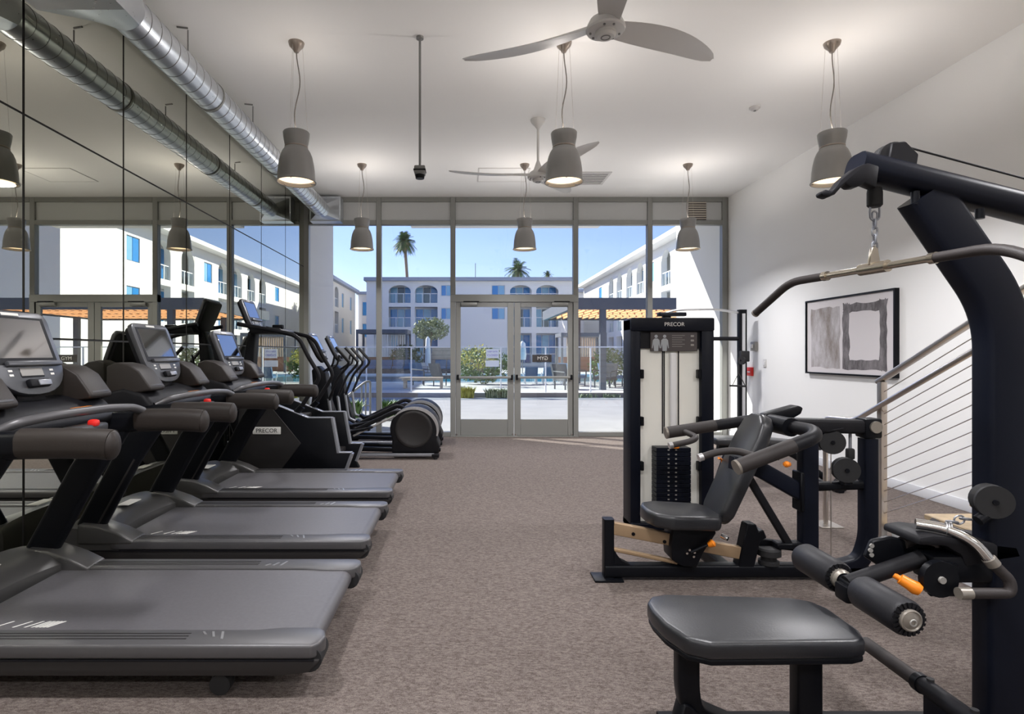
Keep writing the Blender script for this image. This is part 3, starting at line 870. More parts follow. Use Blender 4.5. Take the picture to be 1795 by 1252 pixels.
    hm = MB().add(secs+bot, ff + [(N_+a, N_+d, N_+c_, N_+b_) for (a, b_, c_, d) in ff]
                  + [(j, N_+j, N_+j+1, j+1) for j in range(ny-1)]
                  + [((nx-1)*ny+j, (nx-1)*ny+j+1, N_+(nx-1)*ny+j+1, N_+(nx-1)*ny+j) for j in range(ny-1)]
                  + [(i*ny, (i+1)*ny, N_+(i+1)*ny, N_+i*ny) for i in range(nx-1)]
                  + [(i*ny+ny-1, N_+i*ny+ny-1, N_+(i+1)*ny+ny-1, (i+1)*ny+ny-1) for i in range(nx-1)])
    hood = hm.build('motor_hood', 'grey_hood', r)
    for s in (-1, 1):
        MB().prism([(-1.80,0.20),(-1.46,0.20),(-1.455,0.225),(-1.56,0.275),(-1.68,0.315),(-1.80,0.325)], 'y', s*0.33, s*0.484, 0.018, 3).build('hood_wing', 'grey_hood', hood)
    MB().rbox((-1.80, -0.08, 0.335), (-1.72, 0.08, 0.341), 0.004, 2).build('hood_badge', 'letter_light', hood)
    MB().rbox((-1.87, -0.46, 0.06), (-1.55, 0.46, 0.14), 0.01, 1).build('motor_tray', 'black_paint', r)
    # console bridge
    MB().prism([(-1.72,1.00),(-1.68,1.14),(-1.55,1.17),(-1.42,1.13),(-1.34,1.03),(-1.40,0.96),(-1.62,0.95)], 'y', -0.43, 0.43, 0.03, 3).build('console_bridge', 'charcoal', r)
    MB().tube(fillet([(-1.36,-0.40,1.055), (-1.30,-0.36,1.09), (-1.255,-0.2,1.105), (-1.235,0.15,1.105), (-1.22,0.34,1.09), (-1.20,0.40,1.065)], 0.1, 6), 0.021, 12).build('crossbar', 'grey_rail', r)
    sb = MB().rbox((-1.29,-0.12,1.0), (-1.20,0.10,1.04), 0.012, 2).build('stop_housing', 'console_grey', r)
    MB().rbox((-1.235,-0.02,1.03), (-1.19,0.02,1.064), 0.012, 2).build('stop_button', 'red', sb)
    MB().rbox((-1.40,0.10,1.095), (-1.36,0.24,1.108), 0.004, 1).build('warning_strip', 'orange', r)
    tablet(r, (-1.47,0,1.185), (-0.15,0,0.40), 0.235, 0.43)
    MB().rbox((-1.62,-0.10,1.10), (-1.50,0.10,1.30), 0.03, 2).build('console_neck', 'charcoal', r)
    return r
t0 = treadmill()
TM = [(2.74, -0.565, 'grey treadmill at the end of the row, farthest from the stair climber'),
      (4.00, -0.585, 'grey treadmill standing in the middle of the row of three'),
      (5.26, -0.60, 'grey treadmill standing next to the stair climber')]
for i, (y, x, lb) in enumerate(TM):
    o = t0 if i == 0 else copy_tree(t0)
    o.location = (x, y, 0); o['label'] = lb

# stair climber (world coordinates)
sc_ = thing('stair_climber', 'tall black stair climber with silver edged steps beside the treadmills', 'stair climber', (-1.9, 6.45, 0))
side = [(-2.50,0.03),(-1.23,0.03),(-1.275,0.11),(-1.196,0.315),(-1.345,0.315),(-1.41,0.688),(-1.668,0.688),(-2.07,0.845),(-2.42,0.845)]
for s, ya, yb in ((-1, 6.10, 6.17), (1, 6.73, 6.80)):
    sp = MB().prism(side, 'y', ya, yb, 0.012, 2).build('side_panel', 'black_paint', sc_)
    yy0, yy1 = (ya-0.004, ya+0.01) if s < 0 else (yb-0.01, yb+0.004)
    MB().prism([(-2.44,0.14),(-1.95,0.14),(-1.74,0.42),(-2.05,0.80),(-2.40,0.80)], 'y', yy0, yy1, 0.004, 1).build('cover_plate', 'dark_side', sp)
    # silver step edge trim
    for (a, b) in (((-1.41,0.69),(-1.345,0.315)), ((-1.345,0.318),(-1.20,0.318)), ((-1.198,0.312),(-1.272,0.11)), ((-1.668,0.692),(-1.41,0.692)), ((-2.05,0.845),(-1.668,0.692))):
        MB().rtube([(a[0], (ya+yb)/2, a[1]), (b[0], (ya+yb)/2, b[1])], 0.076, 0.03 if abs(a[0]-b[0]) < 0.1 else 0.012, 0.005, up=(1,0,0) if abs(a[0]-b[0]) < 0.1 else (0,0,1)).build('edge_trim', 'silver_paint', sp)
bd = MB().rbox((-2.255,6.088,0.518), (-1.955,6.098,0.596), 0.004, 2).build('badge', 'letter_light', sc_)
text_part('PRECOR', 0.062, 'lettering', 'letter_dark', bd, (-2.105, 6.0868, 0.556), (1,0,0), (0,0,1), extrude=0.0006)
for k, (x0, z) in enumerate(((-1.42, 0.29), (-1.62, 0.49), (-1.82, 0.69))):
    MB().rbox((x0-0.22, 6.17, z-0.05), (x0+0.03, 6.73, z), 0.012, 2).build('stair_tread', 'dark_side', sc_)
    MB().box((x0-0.21, 6.18, z-0.24), (x0-0.19, 6.72, z-0.04)).build('stair_riser', 'charcoal', sc_)
MB().prism([(-2.54,0.82),(-2.38,0.82),(-2.33,1.63),(-2.42,1.63)], 'y', 6.38, 6.52, 0.02, 2).build('mast', 'black_paint', sc_)
for s, y in ((-1, 6.15), (1, 6.78)):
    pts = [(-2.44,y,1.70),(-1.956,y,1.61),(-1.823,y,1.577),(-1.759,y,1.515),(-1.685,y,1.36),(-1.574,y,1.177),(-1.56,y,1.11),(-1.605,y,1.035),(-1.78,y,0.76)]
    MB().tube(pts, 0.023, 12, fil=0.06).build('handrail', 'charcoal', sc_)
    MB().tube([(-1.84,y,0.71),(-1.74,y,0.81)], 0.034, 12).build('rail_sleeve', 'black_paint', sc_)
MB().tube([(-2.36,6.15,1.685),(-2.36,6.78,1.685)], 0.023, 12).build('cross_tube', 'charcoal', sc_)
tablet(sc_, (-2.31,6.46,1.63), (-0.14,0,0.36), 0.20, 0.385, knob=True)
MB().prism([(-2.36,1.60),(-2.02,1.60),(-1.98,1.63),(-2.02,1.66),(-2.33,1.68)], 'y', 6.24, 6.69, 0.012, 2).build('console_tray', 'charcoal', sc_)
MB().rbox((-2.12,6.30,1.655), (-2.0,6.36,1.70), 0.012, 2).build('cup_insert', 'black_paint', sc_)
for x in (-2.40, -1.40):
    for y in (6.135, 6.765):
        MB().cyl((x,y,0),(x,y,0.05), 0.03, 0.02, n=12).build('foot', 'rubber', sc_)

# ellipticals
def elliptical():
    r = thing('elliptical_trainer', 'x', 'elliptical', (0,0,0), group='ellipticals by the window', local=True)
    cx, cz, R = -0.36, 0.385, 0.30
    hp = [(-0.66,0.07),(-0.05,0.07),(-0.025,0.16)]
    for k in range(17):
        g = math.radians(-25 + 230*k/16)
        hp.append((cx+R*1.08*math.cos(g), cz+R*math.sin(g)))
    dr_ = MB().prism(hp, 'y', -0.20, 0.20, 0.02, 3).build('drum_housing', 'charcoal', r)
    for s in (-1, 1):
        MB().lathe([(0.001,0.0),(0.19,0.0),(0.205,0.006),(0.235,0.006),(0.245,0.0),(0.252,-0.012),(0.252,-0.03)], (cx-0.01, s*0.208, cz), (0,s,0), 40).build('disc_cover', 'dark_side', dr_)
        po_ = []; pi_ = []
        for k in range(25):
            t = k/24
            g = math.radians(-18 + 172*t)
            th_ = 0.048*math.sin(math.pi*min(1, t*0.9+0.1))**0.6
            po_.append((cx+(R*1.08-0.002)*math.cos(g), cz+(R-0.002)*math.sin(g)))
            pi_.append((cx+(R*1.08+0.002-th_)*math.cos(g), cz+(R+0.002-th_)*math.sin(g)))
        MB().prism(po_+pi_[::-1], 'y', s*0.190, s*0.2065).build('silver_arc', 'silver', dr_)
        MB().rbox((-0.13, s*0.27, 0.02), (-0.03, s*0.19, 0.07), 0.012, 2).build('rear_foot', 'charcoal', r)
        MB().cyl((-0.08, s*0.26, 0.0), (-0.08, s*0.26, 0.025), 0.025, n=12).build('leveller', 'rubber', r)
        MB().rtube([(-0.10, s*0.235, 0.055), (-1.90, s*0.235, 0.055)], 0.05, 0.04, 0.008).build('base_rail', 'silver_paint', r)
        MB().rtube([(-0.60, s*0.16, 0.11), (-1.50, s*0.16, 0.13)], 0.06, 0.06, 0.015).build('glide_track', 'black_paint', r)
        # pedal link and foot pedal
        zz = 0.0 if s < 0 else 0.05
        MB().rtube([(-0.48, s*0.17, 0.60), (-0.62, s*0.17, 0.615+zz), (-1.20, s*0.17, 0.34+zz)], 0.05, 0.055, 0.015, fil=0.06).build('pedal_link', 'charcoal', r)
        MB().tube([(-0.62, s*0.21, 0.56+zz), (-1.16, s*0.21, 0.30+zz)], 0.014, 8).build('link_rod', 'silver', r)
        pe = MB().prism([(-1.27,0.31+zz),(-0.90,0.40+zz),(-0.90,0.43+zz),(-1.25,0.36+zz),(-1.31,0.40+zz),(-1.33,0.37+zz)], 'y', s*0.08, s*0.24, 0.012, 2).build('pedal', 'black_paint', r)
        MB().rbox((-1.22, s*0.095, 0.362+zz), (-0.95, s*0.225, 0.37+zz), 0.002, 1).build('pedal_pad', 'rubber', pe)
        MB().tube([(-1.20, s*0.17, 0.32+zz), (-1.42, s*0.25, 0.42), (-1.47, s*0.27, 0.79)], 0.020, 10, fil=0.05).build('lower_arm', 'silver_paint', r)
        MB().tube([(-1.47, s*0.27, 0.76), (-1.345, s*0.29, 1.07), (-1.18, s*0.30, 1.254), (-1.36, s*0.29, 1.454)], 0.018, 10, fil=0.07).build('moving_handlebar', 'charcoal', r)
        MB().tube([(-1.19, s*0.30, 1.262), (-1.37, s*0.29, 1.464)], 0.022, 10).build('hand_grip', 'rubber', r)
        MB().tube([(-1.60, s*0.08, 1.13), (-1.45, s*0.14, 1.22), (-1.42, s*0.14, 1.36)], 0.014, 10, fil=0.04).build('fixed_handlebar', 'charcoal', r)
        MB().cyl((-1.85, s*0.24, 0.0), (-1.85, s*0.24, 0.06), 0.03, 0.022, n=12).build('front_foot', 'rubber', r)
        # front wing strut
        MB().rtube([(-1.86, s*0.20, 0.08), (-1.72, s*0.15, 0.60), (-1.66, s*0.09, 1.10)], 0.05, 0.05, 0.015, fil=0.1).build('front_strut', 'black_paint', r)
    MB().prism([(-1.80,0.06),(-1.30,0.06),(-1.40,0.45),(-1.50,0.75),(-1.55,1.12),(-1.66,1.22),(-1.74,1.16),(-1.70,0.70),(-1.78,0.35)], 'y', -0.11, 0.11, 0.02, 2).build('front_column', 'black_paint', r)
    MB().rbox((-1.90,-0.27,0.03), (-1.80,0.27,0.09), 0.012, 2).build('front_crossbar', 'charcoal', r)
    tablet(r, (-1.56,0,1.27), (-0.20,0,0.40), 0.20, 0.43)
    return r
e0 = elliptical()
for i, (y, lb) in enumerate(((7.70, 'black elliptical trainer with a silver arc between stair climber and the other elliptical'), (8.72, 'black elliptical trainer standing closest to the window wall'))):
    o = e0 if i == 0 else copy_tree(e0)
    o.location = (-0.29, y, 0); o['label'] = lb
# ---------------------------------------------------------------- press machine with weight tower (world coordinates)
pm = thing('press_machine', 'black seated press machine with weight tower, tan rails and tilted backrest', 'exercise machine', (1.6, 3.6, 0))
# weight tower
tx0, tx1, ty0, ty1, tzt = 1.30, 1.955, 4.45, 4.66, 1.655
tw = MB().rbox((tx0, ty0, 0.0), (tx0+0.082, ty1, tzt), 0.012, 2).build('tower_post', 'navy', pm)
MB().rbox((tx1-0.10, ty0, 0.0), (tx1, ty1, tzt), 0.012, 2).build('tower_post', 'navy', pm)
bm_ = MB().rbox((tx0, ty0-0.012, tzt-0.10), (tx1, ty1, tzt+0.005), 0.012, 2).build('tower_header', 'navy', pm)
text_part('PRECOR', 0.042, 'lettering', 'letter_light', bm_, (P(1182,569,4.44).x, ty0-0.0135, tzt-0.048), (1,0,0), (0,0,1), extrude=0.0008)
MB().box((tx0+0.082, ty0+0.03, 1.42), (tx1-0.10, ty0+0.06, 1.555)).build('upper_shroud', 'charcoal', pm, smooth=False)
sh_ = MB().box((tx0+0.082, ty0+0.05, 0.06), (tx1-0.10, ty0+0.062, 1.42)).build('frosted_shroud', 'frost', pm, smooth=False)
for px in (1161, 1164, 1189):
    x = P(px, 0, 4.5).x
    MB().box((x-0.004, ty0+0.044, 0.75), (x+0.004, ty0+0.05, 1.40)).build('shroud_groove', 'charcoal', sh_, smooth=False)
MB().rbox((P(1175,0,4.47).x, ty0+0.02, 0.78), (P(1187,0,4.47).x, ty0+0.05, 1.39), 0.018, 3).build('guide_cover', 'white_plastic', sh_)
plq = MB().rbox((P(1142,0,4.44).x, ty0+0.015, 1.398), (P(1225,0,4.44).x, ty0+0.029, 1.55), 0.004, 1).build('instruction_placard', 'placard', pm)
for px in (1152, 1167):
    x = P(px, 0, 4.44).x; y = ty0+0.0145
    f = MB()
    f.prism([(x-0.016,1.40),(x-0.020,1.455),(x-0.028,1.42),(x-0.033,1.425),(x-0.026,1.485),(x-0.012,1.498),(x+0.012,1.498),(x+0.026,1.485),(x+0.033,1.425),(x+0.028,1.42),(x+0.020,1.455),(x+0.016,1.40)], 'y', y-0.001, y+0.001)
    f.cyl((x, y-0.001, 1.515), (x, y+0.001, 1.515), 0.013, n=12)
    f.build('printed_figure', 'figure_grey', plq, smooth=False)
for k in range(6):
    MB().box((P(1180,0,4.44).x, ty0+0.0138, 1.52-k*0.017), (P(1180,0,4.44).x+0.10-0.02*(k % 2), ty0+0.0152, 1.523-k*0.017)).build('printed_line', 'plate_grey', plq, smooth=False)
for k in range(3):
    MB().box((P(1213,0,4.44).x, ty0+0.0138, 1.51-k*0.035), (P(1213,0,4.44).x+0.025, ty0+0.0152, 1.525-k*0.035)).build('printed_icon', 'plate_grey', plq, smooth=False)
for z in (0.50, 0.85, 1.22):
    for x in (tx0+0.082, tx1-0.125):
        MB().rbox((x, ty0+0.0, z-0.035), (x+0.025, ty0+0.05, z+0.035), 0.004, 1).build('shroud_clip', 'black_paint', pm)
# weight stack: separate plates
sx0, sx1 = P(1147,0,4.43).x, P(1207,0,4.43).x
for k in range(15):
    z0 = 0.14 + k*0.0345
    pl_ = MB().rbox((sx0, ty0-0.07, z0), (sx1, ty0+0.045, z0+0.033), 0.003, 1).build('weight_plate', 'navy', pm)
    for px in (1172, 1185):
        x = P(px, 0, 4.38).x
        MB().box((x-0.007, ty0-0.0712, z0+0.012), (x+0.007, ty0-0.0695, z0+0.021)).build('plate_number', 'plate_grey', pl_, smooth=False)
MB().rbox((P(1175,0,4.4).x, ty0-0.10, 0.655), (P(1187,0,4.4).x, ty0-0.06, 0.68), 0.006, 2).build('selector_pin', 'orange', pm)
MB().rbox((tx0, ty0-0.01, 0.0), (tx1, ty1+0.01, 0.06), 0.01, 1).build('tower_base', 'navy', pm)
MB().rtube([(1.62, 4.47, 0.05), (1.62, 3.5, 0.05)], 0.07, 0.07, 0.012).build('link_beam', 'black_paint', pm)
# base rail
by = 3.50
MB().rtube([(0.86, by, 0.055), (2.46, by, 0.055)], 0.085, 0.075, 0.015).build('base_rail', 'black_paint', pm)
MB().rbox((0.79, by-0.07, 0.0), (0.965, by+0.07, 0.014), 0.004, 2).build('end_plate', 'black_paint', pm)
MB().rtube([(0.885, by, 0.01), (0.885, by, 0.37)], 0.062, 0.075, 0.012, up=(0,1,0)).build('front_post', 'black_paint', pm)
MB().prism([(0.91,0.09),(1.02,0.09),(0.96,0.12),(0.93,0.16),(0.91,0.21)], 'y', by-0.03, by+0.03, 0.004, 1).build('gusset', 'black_paint', pm)
MB().rtube([(0.91, by-0.01, 0.315), (1.68, by-0.01, 0.115+0.05)], 0.045, 0.075, 0.006).build('seat_rail', 'beige_rail', pm)
MB().rtube([(0.91, by-0.01, 0.185), (1.30, by-0.01, 0.105)], 0.04, 0.022, 0.006).build('lower_rail', 'beige_rail', pm)
for x, z in ((1.03, 0.283), (1.22, 0.236)):
    MB().cyl((x, by-0.036, z), (x, by-0.030, z), 0.011, n=12).build('rail_hole', 'black_paint', pm)
# stop block
MB().prism([(1.66,0.06),(1.76,0.06),(1.80,0.24),(1.84,0.26),(1.82,0.31),(1.79,0.30),(1.775,0.345),(1.72,0.345)], 'y', by-0.04, by+0.04, 0.006, 1).build('stop_post', 'black_paint', pm)
MB().lathe([(0.06,0.0),(0.06,0.02),(0.045,0.025),(0.045,0.05),(0.07,0.055),(0.07,0.09),(0.06,0.10)], (1.87, by, 0.092), n=20, cap1=True).build('swivel_puck', 'rubber', pm)
MB().rtube([(1.82, by+0.05, 0.21), (2.12, by+0.05, 0.17)], 0.045, 0.05, 0.01).build('tie_bar', 'black_paint', pm)
# carriage
car = MB().prism([(1.26,0.345),(1.50,0.345),(1.52,0.30),(1.44,0.18),(1.40,0.09),(1.31,0.10),(1.25,0.14),(1.245,0.22)], 'y', by-0.075, by+0.075, 0.012, 2).build('seat_carriage', 'black_paint', pm)
MB().rbox((1.365, by-0.03, 0.05), (1.42, by+0.03, 0.12), 0.01, 1).build('carriage_foot', 'black_paint', car)
MB().tube([(1.36, by-0.085, 0.19), (1.47, by-0.105, 0.25)], 0.009, 8).build('lever', 'black_paint', car)
MB().lathe([(0.008,0.0),(0.016,0.006),(0.020,0.02),(0.024,0.034),(0.014,0.044),(0.001,0.046)], (1.455, by-0.10, 0.235), (0.75,-0.25,0.55), 14).build('lever_knob', 'orange', car)
for (x, z) in ((1.35,0.205),(1.38,0.19),(1.375,0.165),(1.335,0.185)):
    MB().cyl((x, by-0.075, z), (x, by-0.092, z), 0.007, n=8).build('bolt', 'chrome', car)
MB().cyl((1.535, by-0.10, 0.295), (1.56, by-0.13, 0.285), 0.014, n=10).build('pivot_bolt', 'chrome', car)
# seat and back pad
seat = MB().prism([(1.10,3.44),(1.13,3.36),(1.22,3.31),(1.50,3.33),(1.54,3.40),(1.54,3.60),(1.50,3.67),(1.22,3.69),(1.13,3.64),(1.10,3.56)], 'z', 0.345, 0.43, 0.022, 3,
                  Matrix.Translation((1.3,0,0.39)) @ Matrix.Rotation(math.radians(2.5), 4, 'Y') @ Matrix.Translation((-1.3,0,-0.39))).build('seat_pad', 'vinyl', pm)
a = V(1.50,0,0.375); b = V(1.80,0,1.02)
vdir = (b-a).normalized(); ndir = V(-vdir.z,0,vdir.x)          # face normal toward -X, up
Lb = (b-a).length
Mb = Matrix(((vdir.x, 0, ndir.x, a.x), (0, 1, 0, 3.515), (vdir.z, 0, ndir.z, a.z), (0,0,0,1)))
op = [(0.02,-0.11),(0.07,-0.142),(Lb-0.16,-0.148),(Lb-0.05,-0.12),(Lb,-0.06),(Lb,0.06),(Lb-0.05,0.12),(Lb-0.16,0.148),(0.07,0.142),(0.02,0.11),(0.0,0.08),(0.0,-0.08)]
bk = MB().prism(op, 'z', -0.085, 0.0, 0.025, 3, Mb).build('back_pad', 'vinyl', pm)
MB().rbox((0.08,-0.10,-0.10), (Lb-0.12,0.10,-0.082), 0.006, 1, Mb).build('pad_board', 'black_paint', bk)
MB().tube([Mb @ V(0.30,0.165,-0.05), Mb @ V(0.36,0.17,-0.02), Mb @ V(0.36,0.12,0.03)], 0.008, 8, fil=0.02).build('release_strap', 'orange', bk)
# posts and arms
p1x, p2x = 2.11, 2.48
MB().rtube([(p1x, by, 0.03), (p1x, by, 0.86)], 0.10, 0.075, 0.012, up=(0,1,0)).build('main_post', 'navy', pm)
MB().rtube([(p2x-0.17, by, 0.07), (p2x-0.05, by, 0.10), (p2x, by, 0.24), (p2x, by, 0.86)], 0.085, 0.085, 0.015, up=(0,1,0), fil=0.12).build('rear_post', 'navy', pm)
MB().rtube([(1.64, by, 0.70), (1.78, by, 0.69), (p1x-0.03, by, 0.52)], 0.07, 0.10, 0.015, fil=0.08).build('back_support', 'navy', pm)
MB().rbox((p1x-0.07, by-0.05, 0.42), (p1x-0.045, by+0.05, 0.66), 0.006, 1).build('post_bracket', 'black_paint', pm)
MB().rtube([(1.74, by-0.02, 0.62), (1.985, by-0.02, 0.21)], 0.035, 0.045, 0.008).build('strut', 'charcoal', pm)
MB().rbox((1.90, by-0.05, 0.19), (2.06, by+0.03, 0.23), 0.008, 1).build('strut_clevis', 'black_paint', pm)
MB().rtube([(1.92, by, 0.945), (2.50, by, 0.93)], 0.085, 0.085, 0.02).build('top_beam', 'charcoal', pm)
MB().rbox((2.43, by-0.05, 0.865), (2.535, by+0.05, 0.985), 0.012, 2).build('beam_end_block', 'black_paint', pm)
MB().cyl((2.49, by-0.05, 0.935), (2.49, by-0.062, 0.935), 0.036, n=18).build('beam_cap', 'end_cap', pm)
MB().rtube([(p1x+0.05, by, 0.565), (p2x-0.04, by, 0.575)], 0.055, 0.055, 0.018).build('mid_beam', 'black_paint', pm)
MB().cyl((1.93, by-0.14, 0.945), (1.93, by+0.14, 0.945), 0.055, n=20).build('pivot_hub', 'black_paint', pm)
MB().prism([(1.86,0.93),(1.90,1.00),(2.10,1.055),(2.135,1.04),(2.12,1.0),(2.0,0.93)], 'y', by+0.08, by+0.17, 0.012, 2).build('counter_lever', 'black_paint', pm)
for s in (-1, 1):
    ya = by+s*0.43
    pts = [(1.945, by+s*0.12, 0.945), (1.965, by+s*0.30, 0.945), (1.91, by+s*0.40, 0.925), (1.475, ya, 0.77)] if s < 0 else [(1.945, by+s*0.12, 0.945), (1.965, by+s*0.32, 0.94), (1.91, by+s*0.41, 0.915), (1.40, ya, 0.835)]
    MB().tube(pts, 0.038, 14, fil=0.07).build('press_arm', 'charcoal', pm)
    e = Vector(pts[-1]); d = (Vector(pts[-1])-Vector(pts[-2])).normalized()
    MB().cyl(e-d*0.33, e-d*0.003, 0.0405, n=16).build('arm_grip', 'dark_grip', pm)
    MB().cyl(e-d*0.002, e+d*0.012, 0.041, n=18).build('arm_cap', 'end_cap', pm)
    if s < 0:
        hp_ = [(1.60, ya+0.03, 0.815), (1.52, ya+0.12, 0.84), (1.42, ya+0.14, 0.825), (1.345, ya+0.14, 0.80)]
    else:
        hp_ = [(1.50, ya-0.02, 0.85), (1.56, ya-0.12, 0.82), (1.50, ya-0.16, 0.80), (1.38, ya-0.16, 0.775)]
    MB().tube(hp_, 0.02, 12, fil=0.05).build('inner_handle', 'dark_grip', pm)
    e = Vector(hp_[-1]); d = (e-Vector(hp_[-2])).normalized()
    MB().cyl(e, e+d*0.025, 0.022, n=14).build('handle_cap', 'silver', pm)
def pulley(parent, c, r, nrm=(0,1,0), th=0.035, name='pulley'):
    c = Vector(c); n = Vector(nrm).normalized()
    o = MB().lathe([(0.001,-th/2),(r*0.6,-th/2),(r,-th/2),(r,-th/4),(r*0.88,0),(r,th/4),(r,th/2),(r*0.6,th/2),(0.001,th/2)], c, n, 26).build(name, 'rubber', parent)
    MB().cyl(c-n*(th/2+0.008), c+n*(th/2+0.008), r*0.16, n=10).build('axle_bolt', 'black_paint', o)
    return o
pulley(pm, (2.245, by-0.02, 0.84), 0.072, (0.25,1,0))
pulley(pm, (2.315, by-0.04, 0.675), 0.074, (0.25,1,0), 0.05)
MB().prism([(2.29,0.58),(2.35,0.58),(2.34,0.64),(2.30,0.64)], 'y', by-0.06, by-0.01, 0.005, 1).build('pulley_bracket', 'black_paint', pm)
MB().rtube([(2.10, by-0.02, 0.89), (2.30, by-0.04, 0.925)], 0.02, 0.012, 0.004).build('pulley_strap', 'charcoal', pm)
hk = MB().tube([(2.37, by, 0.89), (2.37, by, 0.80)], 0.009, 8).build('cable_hook', 'silver_paint', pm)
MB().rbox((2.348, by-0.02, 0.73), (2.392, by+0.02, 0.80), 0.012, 2).build('cable_stop', 'rubber', hk)
MB().tube([(2.24, by-0.02, 0.77), (2.24, by-0.02, 0.09)], 0.003, 5).build('steel_cable', 'stainless', pm)

# ---------------------------------------------------------------- lat pulldown machine
lp = thing('lat_pulldown_machine', 'black lat pulldown and low row machine with seat, foam rollers and boom', 'exercise machine', (1.5, 2.02, 0))
my = 2.02
MB().rtube([(0.70, my, 0.05), (2.75, my, 0.05)], 0.11, 0.07, 0.012).build('base_beam', 'charcoal', lp)
# seat
sp_ = [(0.655,1.99),(0.665,1.90),(0.70,1.80),(0.765,1.765),(1.22,1.775),(1.262,1.79),(1.285,1.85),(1.285,2.01),(1.26,2.07),(1.20,2.10),(0.75,2.13),(0.69,2.11),(0.66,2.06)]
st_ = MB().prism(sp_, 'z', 0.425, 0.485, 0.016, 3).build('seat_pad', 'vinyl', lp)
MB().prism([(x*0.985+0.0148, (y-1.95)*0.97+1.95) for x, y in sp_], 'z', 0.408, 0.428, 0.005, 1).build('seat_board', 'black_paint', st_)
MB().rtube([(0.765, my-0.06, 0.41), (0.765, my-0.06, 0.22), (0.80, my-0.02, 0.13), (0.92, my, 0.07)], 0.075, 0.065, 0.016, up=(0,1,0), fil=0.1).build('seat_leg', 'black_paint', lp)
MB().prism([(0.70,0.02),(0.84,0.02),(0.80,0.15),(0.765,0.19),(0.745,0.19)], 'y', my-0.09, my-0.02, 0.006, 1).build('leg_gusset', 'black_paint', lp)
MB().rtube([(1.175, my-0.06, 0.41), (1.175, my-0.06, 0.05)], 0.085, 0.065, 0.012, up=(0,1,0)).build('seat_leg', 'black_paint', lp)
# rollers
rx, rz = 1.372, 0.56
def roller(y0, y1):
    rr = 0.057
    o = MB().lathe([(0.03,0.0),(rr*0.9,0.0),(rr,0.012),(rr,y1-y0-0.012),(rr*0.9,y1-y0),(0.03,y1-y0)], (rx, y0, rz), (0,1,0), 36).build('foam_roller', 'foam', lp)
    # ribbed end with radial flutes
    m = MB()
    for k in range(20):
        g = 2*math.pi*k/20
        c, s_ = math.cos(g), math.sin(g)
        u = V(c,0,s_); t = V(-s_,0,c)
        p = V(rx, y0, rz)
        for (q, hw2) in ((0,0),):
            a0 = p+u*0.034; a1 = p+u*0.052
            m.add([a0-t*0.003+V(0,-0.006,0), a0+t*0.003+V(0,-0.006,0), a1+t*0.0045+V(0,-0.004,0), a1-t*0.0045+V(0,-0.004,0),
                   a0-t*0.003+V(0,0.004,0), a0+t*0.003+V(0,0.004,0), a1+t*0.0045+V(0,0.004,0), a1-t*0.0045+V(0,0.004,0)],
                  [(0,1,2,3),(4,7,6,5),(0,4,5,1),(1,5,6,2),(2,6,7,3),(3,7,4,0)])
    m.build('end_ribs', 'charcoal', o)
    return o
r1 = roller(1.76, 1.965)
r2 = roller(2.085, 2.30)
MB().lathe([(0.034,0.0),(0.034,-0.010),(0.030,-0.013),(0.026,-0.010),(0.018,-0.014),(0.001,-0.015)], (rx, 1.758, rz), (0,1,0), 28).build('end_disc', 'end_cap', r1)
MB().torus((rx+0.002, 1.743, rz-0.004), (0,1,0), 0.009, 0.003, 14, 6).build('disc_hole', 'plate_grey', r1)
MB().lathe([(0.036,0.0),(0.036,-0.02),(0.028,-0.03)], (rx, 2.087, rz), (0,1,0), 28).build('end_disc', 'end_cap', r2)
MB().cyl((rx, 1.96, rz), (rx, 2.09, rz), 0.024, n=18).build('roller_axle', 'black_paint', lp)
MB().tube([(rx-0.015, my, rz+0.005), (1.62, my, 0.655)], 0.028, 14).build('roller_arm', 'charcoal', lp)
MB().rbox((rx-0.04, my-0.035, rz-0.055), (rx+0.045, my+0.035, rz+0.005), 0.01, 2).build('arm_bracket', 'black_paint', lp)
# pivot bracket and knob
MB().lathe([(0.001,-0.012),(0.062,-0.012),(0.062,0.012),(0.001,0.012)], (1.635, my-0.055, 0.605), (0,1,0), 26).build('pivot_plate', 'black_paint', lp)
MB().cyl((1.635, my-0.075, 0.605), (1.635, my-0.05, 0.605), 0.012, n=10).build('pivot_pin', 'plate_grey', lp)
MB().rbox((1.60, my-0.065, 0.545), (1.70, my-0.045, 0.66), 0.006, 1).build('pivot_cheek', 'black_paint', lp)
kn = MB().lathe([(0.010,0.0),(0.010,0.02),(0.018,0.022),(0.020,0.05),(0.024,0.07),(0.018,0.085),(0.001,0.088)], (1.505, my-0.02, 0.605), (0.7,-0.45,-0.45), 16).build('adjust_knob', 'orange', lp)
MB().cyl((1.49, my-0.01, 0.615), (1.515, my-0.027, 0.597), 0.008, n=10).build('knob_pin', 'chrome', kn)
MB().rbox((1.63, my-0.04, 0.58), (1.90, my+0.06, 0.675), 0.012, 2).build('thigh_beam', 'black_paint', lp)
MB().prism([(1.46,0.64),(1.485,0.70),(1.55,0.715),(1.72,0.675),(1.66,0.64),(1.52,0.60)], 'y', my+0.05, my+0.075, 0.006, 1).build('adjust_sector', 'black_paint', lp)
for k in range(3):
    g = math.radians(150+28*k)
    MB().cyl((1.51+0.035*math.cos(g), my+0.046, 0.665+0.035*math.sin(g)), (1.51+0.035*math.cos(g), my+0.052, 0.665+0.035*math.sin(g)), 0.008, n=8).build('sector_hole', 'plate_grey', lp)
MB().tube([(1.60, my+0.06, 0.69), (1.70, my+0.08, 0.71), (1.745, my+0.08, 0.76)], 0.022, 10, fil=0.05).build('adjust_lever', 'dark_grip', lp)
